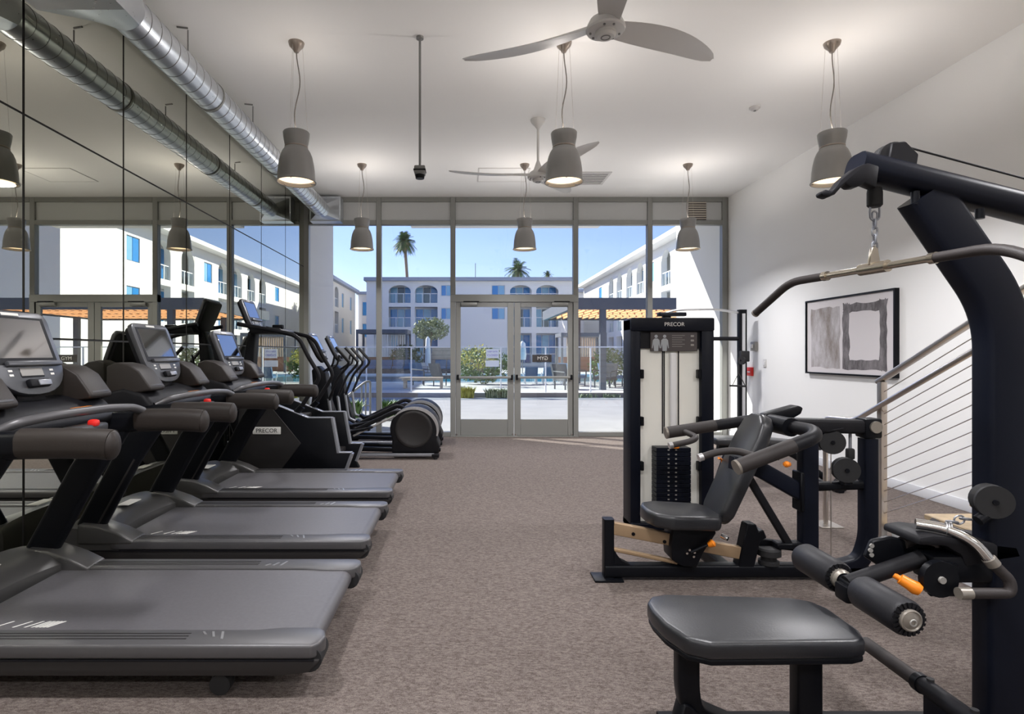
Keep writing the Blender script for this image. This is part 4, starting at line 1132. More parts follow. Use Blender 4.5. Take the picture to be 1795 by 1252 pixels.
# tray
MB().prism([(1.575,0.715),(1.58,0.742),(1.63,0.75),(1.92,0.715),(1.94,0.67),(1.74,0.64),(1.725,0.68),(1.67,0.712)], 'y', my-0.045, my+0.13, 0.010, 2).build('bar_tray', 'charcoal', lp)
# main upright and boom
ux = 1.905
MB().rtube([(ux, my, 0.05), (ux, my, 1.535), (1.622, my, 1.945)], 0.09, 0.155, 0.02, up=(1,0,0), fil=0.14, seg=10).build('main_upright', 'navy', lp)
MB().rtube([(1.385, my, 2.045), (2.62, my, 1.735)], 0.106, 0.09, 0.03, up=(0,0,1)).build('boom', 'navy', lp)
hk = [((px-CX)*0.00197, EYE-(py-CY)*0.00197) for px, py in ((1521,286),(1513,288),(1498,295),(1484,306),(1472.5,316),(1464,328),(1456.6,335),(1446.6,332.4),(1439,337),(1441,343),(1452,346),(1463,341),(1473.5,329),(1481,322.5),(1490,329),(1502,328),(1515,322),(1535,330),(1540,292))]
MB().prism(hk, 'y', my-0.055, my-0.015, 0.005, 2).build('hook_end', 'charcoal', lp)
MB().rbox((1.62, my-0.03, 1.93), (1.74, my+0.03, 1.955), 0.006, 1).build('boom_bracket', 'black_paint', lp)
for x in (1.575, 1.80):
    MB().cyl((x, my-0.03, 1.945 if x < 1.7 else 1.885), (x, my-0.03, 1.90 if x < 1.7 else 1.85), 0.014, n=10).build('boom_bolt', 'black_paint', lp)
pl1 = pulley(lp, (1.515, my, 2.065), 0.058, (0,1,0), 0.04)
MB().prism([(1.475,2.03),(1.575,2.01),(1.585,2.075),(1.54,2.12),(1.49,2.115)], 'y', my-0.035, my-0.025, 0.004, 1).build('pulley_guard', 'charcoal', lp)
MB().tube([(1.53, my, 2.122), (2.58, my, 1.84)], 0.0035, 6).build('steel_cable', 'rubber', lp)
MB().tube([(1.455, my, 2.06), (1.455, my, 1.92)], 0.0035, 6).build('steel_cable', 'rubber', lp)
MB().lathe([(0.012,0.01),(0.022,0.005),(0.024,-0.01),(0.024,-0.055),(0.018,-0.062)], (1.455, my, 1.96), n=18, cap0=True, cap1=True).build('cable_stop', 'rubber', lp)
# rear column and stack tower out at the wall side
MB().rtube([(2.60, my, 0.03), (2.60, my, 1.80)], 0.10, 0.10, 0.015, up=(0,1,0)).build('rear_upright', 'navy', lp)
for k in range(14):
    MB().rbox((2.26, my-0.16, 0.12+k*0.034), (2.50, my+0.16, 0.152+k*0.034), 0.003, 1).build('weight_plate', 'navy', lp)
for s in (-1, 1):
    MB().cyl((2.38, my+s*0.1, 0.08), (2.38, my+s*0.1, 1.70), 0.012, n=10).build('guide_rod', 'chrome', lp)
# low pulley with swivel
pulley(lp, (1.822, my-0.05, 0.872), 0.056, (0.35,1,0), 0.05)
MB().tube([(1.815, my-0.05, 0.83), (1.775, my-0.05, 0.803)], 0.019, 10).build('swivel', 'black_paint', lp)
# foot rest bar
fr_ = MB().cyl((1.50, 2.13, 0.298), (1.50, 1.86, 0.298), 0.024, n=18).build('foot_bar_grip', 'dark_grip', lp)
MB().cyl((1.50, 1.87, 0.298), (1.50, 1.38, 0.298), 0.027, n=18).build('foot_bar', 'charcoal', lp)
MB().cyl((1.50, 1.885, 0.298), (1.50, 1.862, 0.298), 0.031, n=18).build('foot_bar_collar', 'black_paint', lp)
for y in (1.84, 1.68):
    MB().cyl((1.505, y, 0.315), (1.505, y, 0.332), 0.011, n=10).build('foot_bar_bolt', 'rubber', lp)
MB().prism([(1.38,0.06),(1.86,0.06),(1.86,0.29),(1.38,0.29)], 'x', 1.495, 1.515, 0.004, 1).build('foot_plate', 'navy', lp)
MB().rtube([(1.505, my, 0.06), (1.505, 1.36, 0.04)], 0.08, 0.05, 0.01).build('foot_support', 'charcoal', lp)

# lat bar hanging on its chain
lb = thing('lat_pulldown_bar', 'wide angled lat bar with dark grips hanging from the boom by a chain', 'bar', (1.452, my, 1.683))
c0 = V(1.452, my, 1.683); dr2 = V(-0.07, 0.41, 0).normalized()
def lbp(t, dz=0.0): return c0 + dr2*t + V(0,0,dz)
MB().cyl(lbp(-0.26), lbp(0.26), 0.0125, n=14).build('centre_rod', 'brass_steel', lb)
for s in (-1, 1):
    MB().tube([lbp(s*0.22), lbp(s*0.405), lbp(s*0.62, -0.115)], 0.0165, 12, fil=0.06).build('grip', 'dark_grip', lb)
    MB().cyl(lbp(s*0.205), lbp(s*0.225), 0.0185, n=14).build('collar', 'brass_steel', lb)
    e = lbp(s*0.62, -0.115); d = (e-lbp(s*0.405)).normalized()
    MB().cyl(e, e+d*0.008, 0.018, n=14).build('end_cap', 'end_cap', lb)
MB().cyl(lbp(-0.055), lbp(0.055), 0.021, n=16).build('swivel_sleeve', 'brass_steel', lb)
MB().prism([(-0.022,0.0),(0.022,0.0),(0.012,0.06),(0.0,0.07),(-0.012,0.06)], 'y', -0.006, 0.006, 0.003, 1, Matrix.Translation(c0+V(0,0,0.01))).build('eyelet', 'brass_steel', lb)
def link(c, ln, wd, rot, r=0.0035):
    pts = []
    for k in range(17):
        g = 2*math.pi*k/16
        x = wd/2*math.cos(g); z = (ln/2-wd/2)*(1 if math.sin(g) >= 0 else -1)*(1 if abs(math.sin(g)) > 0.01 else 0) + wd/2*math.sin(g)
        pts.append(c + (V(x,0,z) if rot == 0 else V(0.25*x,x,z)))
    return MB().tube(pts, r, 6, up=(0,1,0) if rot == 0 else (1,0,0))
zc = 1.758
for k in range(5):
    link(V(1.455, my, zc+k*0.027), 0.034, 0.018, k % 2).build('chain_link', 'silver_paint', lb)
link(V(1.455, my, 1.882), 0.062, 0.034, 0, 0.004).build('carabiner', 'silver_paint', lb)

# row bar resting on the tray
rb = thing('row_bar', 'silver curl bar with a dark bent grip resting on the black tray', 'bar', (1.72, my-0.02, 0.77))
MB().tube([(1.615, my+0.02, 0.772), (1.69, my-0.02, 0.768), (1.745, my-0.065, 0.74), (1.79, my-0.085, 0.672)], 0.018, 14, fil=0.07).build('bar_tube', 'chrome', rb)
MB().tube([(1.79, my-0.085, 0.672), (1.84, my-0.10, 0.615), (1.835, my-0.105, 0.575), (1.69, my-0.105, 0.575)], 0.0175, 14, fil=0.045).build('bar_grip', 'dark_grip', rb)
MB().cyl((1.70, my-0.105, 0.575), (1.66, my-0.105, 0.575), 0.0195, n=16).build('grip_cap', 'end_cap', rb)
MB().cyl((1.797, my-0.087, 0.663), (1.782, my-0.083, 0.684), 0.0215, n=16).build('grip_collar', 'end_cap', rb)
for d in (0, 0.008, 0.016):
    MB().torus((1.69+d, my-0.02, 0.768), (1,-0.5,-0.1), 0.019, 0.003, 16, 6).build('wire_loop', 'silver', rb)
for k, (x, z) in enumerate(((1.712,0.79),(1.737,0.797),(1.76,0.80))):
    MB().torus((x, my-0.02, z), (0.2,1,0.2) if k % 2 else (0.2,0.3,1), 0.016, 0.0035, 14, 6).build('chain_link', 'silver_paint', rb)

# ---------------------------------------------------------------- functional trainer by the windows
ft = thing('cable_crossover', 'tall slim cable crossover machine with silver pull handle in the window corner', 'exercise machine', (3.6, 8.45, 0))
for x, tall in ((4.12, 2.03), (3.0, 1.93)):
    MB().rtube([(x, 8.45, 0.02), (x, 8.45, tall)], 0.115, 0.09, 0.015, up=(0,1,0)).build('column', 'black_paint', ft)
    MB().box((x-0.022, 8.39, 0.08), (x+0.022, 8.41, tall-0.06)).build('slide_track', 'silver', ft)
    MB().rbox((x-0.26, 8.20, 0.0), (x+0.12, 8.70, 0.05), 0.012, 1).build('base', 'black_paint', ft)
    MB().rbox((x-0.07, 8.33, 1.26), (x+0.06, 8.40, 1.42), 0.015, 2).build('slider', 'rubber', ft)
    pulley(ft, (x-0.06, 8.33, 1.28), 0.06, (1,0.4,0), 0.04)
MB().tube([(2.95, 8.45, 1.97), (3.15, 8.45, 2.03), (3.75, 8.45, 2.035), (4.08, 8.45, 1.985)], 0.018, 10, fil=0.12).build('chin_bar', 'silver', ft)
MB().tube([(3.0, 8.45, 1.60), (4.12, 8.45, 1.60)], 0.03, 12).build('crossbar', 'charcoal', ft)
MB().rbox((2.88, 8.38, 1.93), (3.28, 8.52, 1.99), 0.015, 2).build('top_cap', 'black_paint', ft)
ch = thing('pull_handle', 'triangular strap handle hanging on the cable crossover column', 'handle', (3.97, 8.28, 0.9))
MB().tube([(3.99,8.28,1.22),(3.99,8.28,1.10),(3.90,8.28,0.92)], 0.006, 6).tube([(3.99,8.28,1.10),(4.08,8.28,0.92)], 0.006, 6).build('strap', 'dark_grip', ch)
MB().cyl((3.86,8.28,0.915),(4.10,8.28,0.905), 0.014, n=12).build('grip', 'rubber', ch)

# adjustable bench further back
ab = thing('adjustable_bench', 'low adjustable weight bench with orange knob behind the press machine', 'bench', (2.85, 5.9, 0))
MB().rbox((2.55, 5.75, 0.45), (2.98, 6.03, 0.52), 0.02, 3).build('seat_pad', 'vinyl', ab)
MB().prism([(3.0,0.45),(3.62,0.40),(3.625,0.46),(3.0,0.52)], 'y', 5.75, 6.03, 0.018, 2).build('back_pad', 'vinyl', ab)
MB().rtube([(2.62, 5.89, 0.42), (3.35, 5.89, 0.38), (3.72, 5.89, 0.10)], 0.06, 0.06, 0.012, fil=0.15).build('spine', 'black_paint', ab)
MB().rtube([(2.75, 5.89, 0.42), (2.62, 5.89, 0.05)], 0.07, 0.06, 0.012).build('front_leg', 'charcoal', ab)
MB().rtube([(2.62, 5.68, 0.03), (2.62, 6.10, 0.03)], 0.06, 0.05, 0.01).build('front_foot', 'black_paint', ab)
MB().rtube([(3.72, 5.62, 0.035), (3.72, 6.16, 0.035)], 0.06, 0.06, 0.01).build('rear_foot', 'black_paint', ab)
arcp = [(3.10+0.26*math.cos(math.radians(g)), 5.80, 0.06+0.26*math.sin(math.radians(g))) for g in range(70, 165, 10)]
MB().sweep(arcp, rrect(0.012, 0.06, 0.004), up=(0,1,0)).build('angle_plate', 'charcoal', ab)
for g in range(80, 160, 18):
    q = (3.10+0.26*math.cos(math.radians(g)), 0.06+0.26*math.sin(math.radians(g)))
    MB().cyl((q[0], 5.79, q[1]), (q[0], 5.765, q[1]), 0.012, n=8).build('plate_hole', 'letter_light', ab)
MB().lathe([(0.012,0),(0.024,0.01),(0.034,0.05),(0.022,0.075),(0.001,0.08)], (3.34, 5.84, 0.245), (-0.9,-0.3,0.1), 14).build('knob', 'orange', ab)
MB().torus((3.74, 5.66, 0.08), (0,1,0), 0.055, 0.024, 20, 8).build('wheel', 'rubber', ab)
# ---------------------------------------------------------------- outdoors: the building's own porch
struct('trim_1', MB().box((-3.1, YF+0.06, ZC+0.2), (4.95, 11.8, ZC+0.5)), 'stucco_white', 'roof slab overhanging the window wall', 'overhang', smooth=False)
struct('trim_2', MB().box((-1.02, YF+0.06, 3.83), (2.62, 11.15, 3.95)), 'stucco_white', 'small white canopy over the double doors', 'canopy', smooth=False)
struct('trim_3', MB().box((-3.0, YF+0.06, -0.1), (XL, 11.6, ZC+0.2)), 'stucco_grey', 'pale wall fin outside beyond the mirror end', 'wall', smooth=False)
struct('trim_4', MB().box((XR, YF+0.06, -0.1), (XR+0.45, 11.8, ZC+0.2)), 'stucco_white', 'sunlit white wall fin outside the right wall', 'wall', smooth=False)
struct('ground', MB().box((-45, YF+0.06, -0.2), (45, 120, -0.004)), 'concrete', 'grey concrete courtyard paving', 'paving', smooth=False)
# raised pool deck with curb
DZ = 0.13
CYD = 18.0
struct('pool_deck', MB().box((-30, CYD+0.12, -0.15), (30, 24.4, DZ)).box((-30, 34.5, -0.15), (30, 57.5, DZ)).box((-30,24.4,-0.15),(-9.5,34.5,DZ)).box((9,24.4,-0.15),(30,34.5,DZ)), 'deck_pale', 'pale raised deck around the pool', 'paving', smooth=False)
struct('curb', MB().box((-30, CYD, -0.1), (-1.45, CYD+0.13, DZ+0.005)).box((1.6, CYD, -0.1), (30, CYD+0.13, DZ+0.005)), 'curb_brown', 'brown curb at the edge of the pool deck', 'curb', smooth=False)
struct('curb_ramp', MB().box((-1.45, CYD, -0.1), (1.6, CYD+0.13, DZ+0.004)), 'curb_grey', 'pale curb section in front of the pool gate', 'curb', smooth=False)
po = thing('swimming_pool', 'turquoise swimming pool behind the glass fence', 'pool', (0, 29, DZ))
MB().box((-9.3, 24.6, DZ-0.12), (8.8, 34.3, DZ-0.05)).build('water', 'water', po, smooth=False)
MB().box((-9.5,24.3,DZ-0.1),(9,24.6,DZ+0.03)).box((-9.5,34.3,DZ-0.1),(9,34.6,DZ+0.03)).box((-9.5,24.6,DZ-0.1),(-9.3,34.3,DZ+0.03)).box((8.8,24.6,DZ-0.1),(9,34.3,DZ+0.03)).build('coping', 'rail_white', po, smooth=False)

# glass pool fence
fe = thing('glass_fence', 'frameless glass pool fence with slim posts and a top rail', 'fence', (1.0, 18.5, DZ))
fy = 18.45
fx0 = -4.6; nb = 9; fwid = 1.45
for k in range(nb):
    x0 = fx0+k*fwid
    MB().box((x0+0.04, fy-0.006, DZ+0.06), (x0+fwid-0.04, fy+0.006, 1.57)).build('glass_panel', 'glass_fence', fe, smooth=False)
for k in range(nb+1):
    x0 = fx0+k*fwid
    MB().box((x0-0.02, fy-0.02, DZ), (x0+0.02, fy+0.02, 1.58)).build('post', 'rail_white', fe, smooth=False)
MB().box((fx0, fy-0.025, 1.575), (fx0+nb*fwid, fy+0.025, 1.61)).build('top_rail', 'rail_white', fe, smooth=False)
sg = thing('gate_sign', 'white sign with purple lettering hung on the glass fence', 'sign', (P(863,0,fy).x, fy-0.02, 1.24))
s0, s1 = P(852,628,fy), P(874.5,612,fy)
bo = MB().box((s0.x, fy-0.022, s0.z), (s1.x, fy-0.012, s1.z)).build('board', 'paper_white', sg, smooth=False)
text_part('KEEP GATE', 0.066, 'lettering', 'letter_blue', bo, ((s0.x+s1.x)/2, fy-0.0235, s1.z-0.085), (1,0,0), (0,0,1), extrude=0.001)
text_part('CLOSED', 0.092, 'lettering', 'letter_blue', bo, ((s0.x+s1.x)/2, fy-0.0235, s0.z+0.09), (1,0,0), (0,0,1), extrude=0.001)
s0, s1 = P(851,643,fy), P(875,632,fy)
tag(MB().box((s0.x, fy-0.022, s0.z), (s1.x, fy-0.012, s1.z)).build('notice_sheet', 'paper_white', None, smooth=False), 'blank white notice sheet below the lettered gate sign', 'sign')

# foliage helpers
def leafy(parent, name, c, rad, n, sz, mt, seed, flat=1.0):
    random.seed(seed)
    m = MB(); c = Vector(c)
    vv = []; ff = []
    for i in range(n):
        while True:
            d = V(random.uniform(-1,1), random.uniform(-1,1), random.uniform(-1,1))
            if 0.25 < d.length < 1: break
        d = d.normalized()*(0.55+0.45*random.random())
        p = c + V(d.x*rad[0], d.y*rad[1], d.z*rad[2])
        a = V(random.uniform(-1,1), random.uniform(-1,1), random.uniform(-0.6,1)).normalized()
        b = a.cross(V(random.uniform(-1,1), random.uniform(-1,1), random.uniform(-1,1))).normalized()
        s_ = sz*random.uniform(0.6, 1.3)
        k = len(vv)
        vv += [p-a*s_*0.5, p+b*s_*0.25, p+a*s_*0.6, p-b*s_*0.25]
        ff.append((k,k+1,k+2,k+3))
    m.add(vv, ff)
    return m.build(name, mt, parent, smooth=False)
def shrub(name, label, c, rad, n, sz, mt, seed, group=None):
    t = thing(name, label, 'plant', (c[0], c[1], c[2]), group=group)
    leafy(t, 'foliage', (c[0], c[1], c[2]+rad[2]), rad, n, sz, mt, seed)
    m = MB()
    for k in range(3):
        m.tube([(c[0]+0.05*k, c[1], c[2]-0.02), (c[0]+rad[0]*0.3*(k-1), c[1], c[2]+rad[2]*0.9)], 0.02, 5)
    m.build('stem', 'palm_trunk', t)
    return t
def grass(name, label, c, spread, n, h, mt, seed, group=None):
    random.seed(seed)
    t = thing(name, label, 'plant', c, group=group)
    m = MB()
    for i in range(n):
        x = c[0]+random.uniform(-1,1)*spread[0]; y = c[1]+random.uniform(-1,1)*spread[1]
        a = random.uniform(0, 6.28); l = h*random.uniform(0.6,1.1); w_ = 0.012+h*0.015
        dx_, dy_ = math.cos(a)*l*0.5, math.sin(a)*l*0.5
        p0 = V(x,y,c[2]); p1 = V(x+dx_*0.4, y+dy_*0.4, c[2]+l*0.7); p2 = V(x+dx_, y+dy_, c[2]+l)
        s_ = V(-math.sin(a), math.cos(a), 0)*w_
        m.add([p0-s_, p0+s_, p1+s_, p1-s_, p2], [(0,1,2,3),(3,2,4)])
    m.build('blades', mt, t, smooth=False)
    return t
shrub('shrub', 'green hedge behind the glass fence and gate sign', (0.75, 23.4, DZ), (1.3, 0.5, 0.75), 1500, 0.16, 'leaf_green', 1)
shrub('shrub', 'yellow flowering shrub behind the gate sign', (0.55, 22.0, DZ+0.6), (0.9, 0.4, 0.5), 500, 0.12, 'leaf_yellow', 2)
grass('ornamental_grass', 'tuft of yellow ornamental grass at the curb beside the left door', (0.1, CYD-0.2, -0.004), (0.2, 0.08), 260, 0.35, 'leaf_yellow', 3)
grass('ornamental_grass', 'pale green ornamental grass at the curb below the gate sign', (1.05, CYD-0.2, -0.004), (0.35, 0.08), 320, 0.3, 'leaf_pale', 5)
for k in range(5):
    grass('ornamental_grass', 'low clump of grass on the curb below the pergola', (3.9+0.75*k, CYD-0.1, -0.004), (0.3, 0.06), 60, 0.13, 'leaf_pale', 20+k, 'low grass clumps along the curb')
shrub('shrub', 'rounded green bush under the pergola', (6.0, 23.6, DZ), (0.9, 0.5, 0.75), 900, 0.16, 'leaf_green', 6)
tt = thing('courtyard_tree', 'silvery young tree in front of the far balconies', 'tree', (-3.0, 52.0, DZ))
leafy(tt, 'foliage', (-3.0, 52.0, 3.6), (1.7, 1.0, 1.1), 900, 0.35, 'leaf_pale', 7)
MB().tube([(-3.0,52,DZ-0.02), (-3.05,52,2.0), (-2.9,52,3.6)], 0.09, 7, fil=0.3).build('trunk', 'palm_trunk', tt)
shrub('shrub', 'dark green bush beside the folded umbrella', (-3.9, 38.6, DZ), (1.2, 0.6, 0.95), 700, 0.24, 'leaf_dark', 8)
# planters outside the window by the handrail
for k, (x, lb) in enumerate(((-2.3, 'leafy green plant in the planter beside the outdoor handrail post'), (-1.55, 'leafy green plant in the planter at the foot of the outdoor handrail'))):
    grass('planter_plant', lb, (x, 11.9, 0.05), (0.12, 0.12), 160, 0.36, 'leaf_green', 30+k)
pb_ = tag(MB().rbox((-2.6, 11.7, -0.004), (-1.2, 12.1, 0.05), 0.01, 1).build('planter_bed', 'deck_pale'), 'low pale planter bed outside the window', 'planter')
oh = thing('outdoor_handrail', 'grey metal handrail outside the window beside the planter', 'handrail', (-2.2, 12.4, 0))
MB().tube([P(600,702,12.4), P(640,670,12.4), P(649,668,12.4), V(P(649,668,12.4).x, 12.4, 0.0)], 0.025, 8, fil=0.05).build('rail', 'pole_grey', oh)
for px, py in ((606,697), (634,676), (641,669)):
    q = P(px, py, 12.4)
    MB().cyl((q.x, 12.4, 0.0), q, 0.018, n=8).build('baluster', 'pole_grey', oh)
MB().cyl((P(606,0,12.4).x, 12.4, 0.25), (P(649,0,12.4).x, 12.4, 0.25), 0.014, n=8).build('lower_bar', 'pole_grey', oh)

# lounger, umbrella, furniture on the pool deck
lo_ = thing('sun_lounger', 'brown slatted sun lounger standing by the pool edge', 'lounger', (-1.3, 20.5, DZ))
lx0, lx1, ly0, ly1 = -2.3, -0.75, 20.2, 20.85
for k in range(7):
    y = ly0+0.093*k
    MB().box((lx0, y, DZ+0.36), (lx1, y+0.075, DZ+0.40)).build('slat', 'wood_weather', lo_, smooth=False)
for (x, y) in ((lx0+0.15, ly0+0.05), (lx1-0.1, ly0+0.05), (lx0+0.15, ly1-0.1), (lx1-0.1, ly1-0.1)):
    MB().box((x, y, DZ), (x+0.09, y+0.06, DZ+0.36)).build('leg', 'wood_weather', lo_, smooth=False)
MB().box((lx0+0.1, ly0+0.03, DZ+0.29), (lx1, ly0+0.08, DZ+0.36)).build('side_rail', 'wood_weather', lo_, smooth=False)
def chair_out(name, label, x, y, z, rz, mt, cm, sc=1.0, group=None):
    t = thing(name, label, 'chair', (x,y,z), group=group, local=True, rz=rz)
    w2 = 0.32*sc
    MB().box((-w2,-w2,0.30*sc), (w2,w2,0.42*sc)).build('seat', cm, t, smooth=False)
    MB().prism([(w2-0.05,0.40*sc),(w2+0.05,0.40*sc),(w2+0.20,0.88*sc),(w2+0.10,0.88*sc)], 'x', -w2, w2).build('backrest', cm, t, smooth=False)
    for sx in (-1,1):
        for sy in (-1,1):
            MB().cyl((sx*w2*0.9, sy*w2*0.9, 0), (sx*w2*0.9, sy*w2*0.9, 0.32*sc), 0.025, n=6).build('leg', mt, t)
        MB().tube([(sx*w2, -w2, 0.3*sc), (sx*w2, -w2, 0.6*sc), (sx*w2, w2, 0.62*sc)], 0.025, 6, fil=0.05).build('armrest', mt, t)
    return t
chair_out('patio_chair', 'dark wicker patio chair beside the brown lounger', -0.75, 21.7, DZ, 2.2, 'wicker_dark', 'wicker_dark')
chair_out('patio_chair', 'dark wicker patio chair at the lounger head, turned to the pool', -1.6, 22.6, DZ, 0.9, 'wicker_dark', 'cushion_blue')
PCL = ['dark wicker chair in front of the pergola post', 'dark wicker chair behind the pergola post', 'blue cushioned chair under the middle of the pergola', 'dark wicker chair facing sideways beside the pergola middle',
       'blue cushioned chair in front of the rounded green bush', 'pale canvas chair under the pergola', 'blue cushioned chair at the open pergola corner']
for k, (x, y, rz, c) in enumerate(((2.9,19.6,0.5,'wicker_dark'), (4.5,20.6,-0.6,'wicker_dark'), (5.0,21.6,0.3,'cushion_blue'), (5.6,20.2,1.5,'wicker_dark'), (6.2,22.2,-1.2,'cushion_blue'), (6.9,20.5,0.2,'canvas'), (3.6,21.8,2.0,'cushion_blue'))):
    chair_out('patio_chair', PCL[k], x+0.7, y+0.4, DZ, rz, 'wicker_dark', c, 1.0, 'patio chairs under the pergola')
for k, x in enumerate((2.75, 3.5, 4.25)):
    chair_out('white_chair', ['white framed chair at the pool edge beside the green hedge', 'white framed chair between two other white chairs by the pool', 'white framed chair at the pool edge beside the pergola'][k], x, 23.55, DZ, math.pi, 'rail_white', 'cushion_blue', 0.8, 'white chairs by the pool')
um = thing('closed_umbrella', 'folded white umbrella by the far pool edge', 'umbrella', (P(750,0,36).x, 36, DZ))
ux_ = P(750,0,36).x
MB().cyl((ux_,36,DZ),(ux_,36,2.5), 0.03, n=8).build('pole', 'pole_grey', um)
MB().lathe([(0.04,2.45),(0.14,2.3),(0.17,1.6),(0.2,0.8),(0.16,0.6)], (ux_,36,0), n=10).build('canopy', 'canvas', um)
MB().box((ux_-0.25,35.75,DZ),(ux_+0.25,36.25,DZ+0.08)).build('base', 'pole_grey', um, smooth=False)
um2 = thing('closed_umbrella', 'folded white umbrella behind the right door leaf', 'umbrella', (P(918,0,30).x, 35.2, DZ))
ux_ = P(916,0,35.2).x
MB().cyl((ux_,35.2,DZ),(ux_,35.2,2.1), 0.03, n=8).build('pole', 'pole_grey', um2)
MB().lathe([(0.05,2.15),(0.18,2.0),(0.24,1.3),(0.2,1.0)], (ux_,35.2,0), n=10).build('canopy', 'canvas', um2)

def plank_wall(label, x0, x1, y, z0, z1, n, mt):
    t = thing('plank_wall', label, 'wall', ((x0+x1)/2, y, z0))
    for k in range(n):
        za = z0+(z1-z0)*k/n
        MB().box((x0, y, za+0.01), (x1, y+0.12, za+(z1-z0)/n-0.01)).build('plank', mt, t, smooth=False)
    MB().box((x0+0.02, y+0.03, z0), (x1-0.02, y+0.1, z1)).build('backing', 'wicker_dark', t, smooth=False)
plank_wall('weathered wood plank wall behind the folded umbrella', P(757,0,37).x, P(792,0,37).x, 37.0, DZ, 1.85, 6, 'wood_weather')

# far left cabana with slatted screen
def cabana(label, x0, x1, y0, y1, z1, mt_s, group=None, redwall=True):
    t = thing('cabana', label, 'cabana', ((x0+x1)/2, (y0+y1)/2, DZ))
    MB().box((x0,y0,z1-0.25),(x1,y1,z1)).build('roof_beam', 'slate_beam', t, smooth=False)
    for x in (x0, x1-0.14):
        for y in (y0, y1-0.14):
            MB().box((x,y,DZ),(x+0.14,y+0.14,z1-0.25)).build('post', 'slate_beam', t, smooth=False)
    n = int((x1-x0-0.9)/0.16)
    for k in range(n):
        x = x0+0.8+k*0.16
        MB().box((x,y1-0.10,1.15),(x+0.09,y1-0.04,z1-0.25)).build('screen_slat', mt_s, t, smooth=False)
    if redwall:
        MB().box((x0+0.2,y1-0.2,DZ),(x1-0.2,y1-0.1,1.15)).build('low_wall', 'wood_red', t, smooth=False)
    return t
cabana('dark framed poolside cabana with pale vertical slats', -7.0, -3.65, 37.0, 39.5, 2.95, 'rail_white')
cabana('wood slatted poolside cabana seen through the right door', 6.4, 9.4, 37.5, 40, 2.75, 'wood_weather')
def sofa(label, x0, x1, y, z, group=None):
    t = thing('daybed', label, 'sofa', ((x0+x1)/2, y, z), group=group)
    MB().box((x0,y-0.35,z),(x1,y+0.4,z+0.28)).build('base', 'wicker_dark', t, smooth=False)
    n = max(2, round((x1-x0)/0.75))
    for k in range(n):
        a = x0+(x1-x0)*k/n+0.02; b_ = x0+(x1-x0)*(k+1)/n-0.02
        MB().rbox((a,y-0.37,z+0.28),(b_,y+0.25,z+0.45), 0.03, 1).build('seat_cushion', 'cushion_blue', t)
        MB().rbox((a,y+0.2,z+0.42),(b_,y+0.4,z+0.85), 0.04, 1).build('back_cushion', 'cushion_blue', t)
for i, (x, nn, ll) in enumerate(((-6.6, 1.0, 'blue cushioned armchair inside the dark cabana'), (-5.3, 2.2, 'blue cushioned sofa inside the dark cabana'), (-1.85, 1.5, 'blue cushioned sofa in front of the plank wall'), (0.2, 1.9, 'blue cushioned sofa by the pool behind the hedge'))):
    sofa(ll, x, x+nn, 36.3, DZ)

# pergola on the right
pe_ = thing('pergola', 'slate grey pergola with warm wood slats on the right of the courtyard', 'pergola', (7, 22, DZ))
gx0, gx1, gy0, gy1, gz0, gz1 = 3.62, 11.5, 19.6, 26.2, 2.90, 3.30
MB().box((gx0,gy0,gz0),(gx1,gy0+0.15,gz1)).build('front_fascia', 'slate_beam', pe_, smooth=False)
MB().box((gx0,gy1-0.15,gz0),(gx1,gy1,gz1)).build('rear_fascia', 'slate_beam', pe_, smooth=False)
MB().box((gx0,gy0+0.15,gz0),(gx0+0.15,gy1-0.15,gz1)).build('side_fascia', 'slate_beam', pe_, smooth=False)
MB().box((gx1-0.15,gy0+0.15,gz0),(gx1,gy1-0.15,gz1)).build('side_fascia', 'slate_beam', pe_, smooth=False)
for k in range(26):
    x = gx0+0.3+k*0.29
    MB().box((x,gy0+0.15,gz0+0.05),(x+0.06,gy1-0.15,gz0+0.24)).build('slat', 'wood_slat', pe_, smooth=False)
for y in (gy0+1.6, gy0+3.3, gy0+5.0):
    MB().box((gx0+0.15,y,gz0+0.24),(gx1-0.15,y+0.12,gz0+0.34)).build('purlin', 'slate_beam', pe_, smooth=False)
for x in (4.7, 10.9):
    for y in (gy0+0.02, 23.95):
        MB().box((x,y,DZ),(x+0.2,y+0.2,gz0)).build('post', 'slate_beam', pe_, smooth=False)

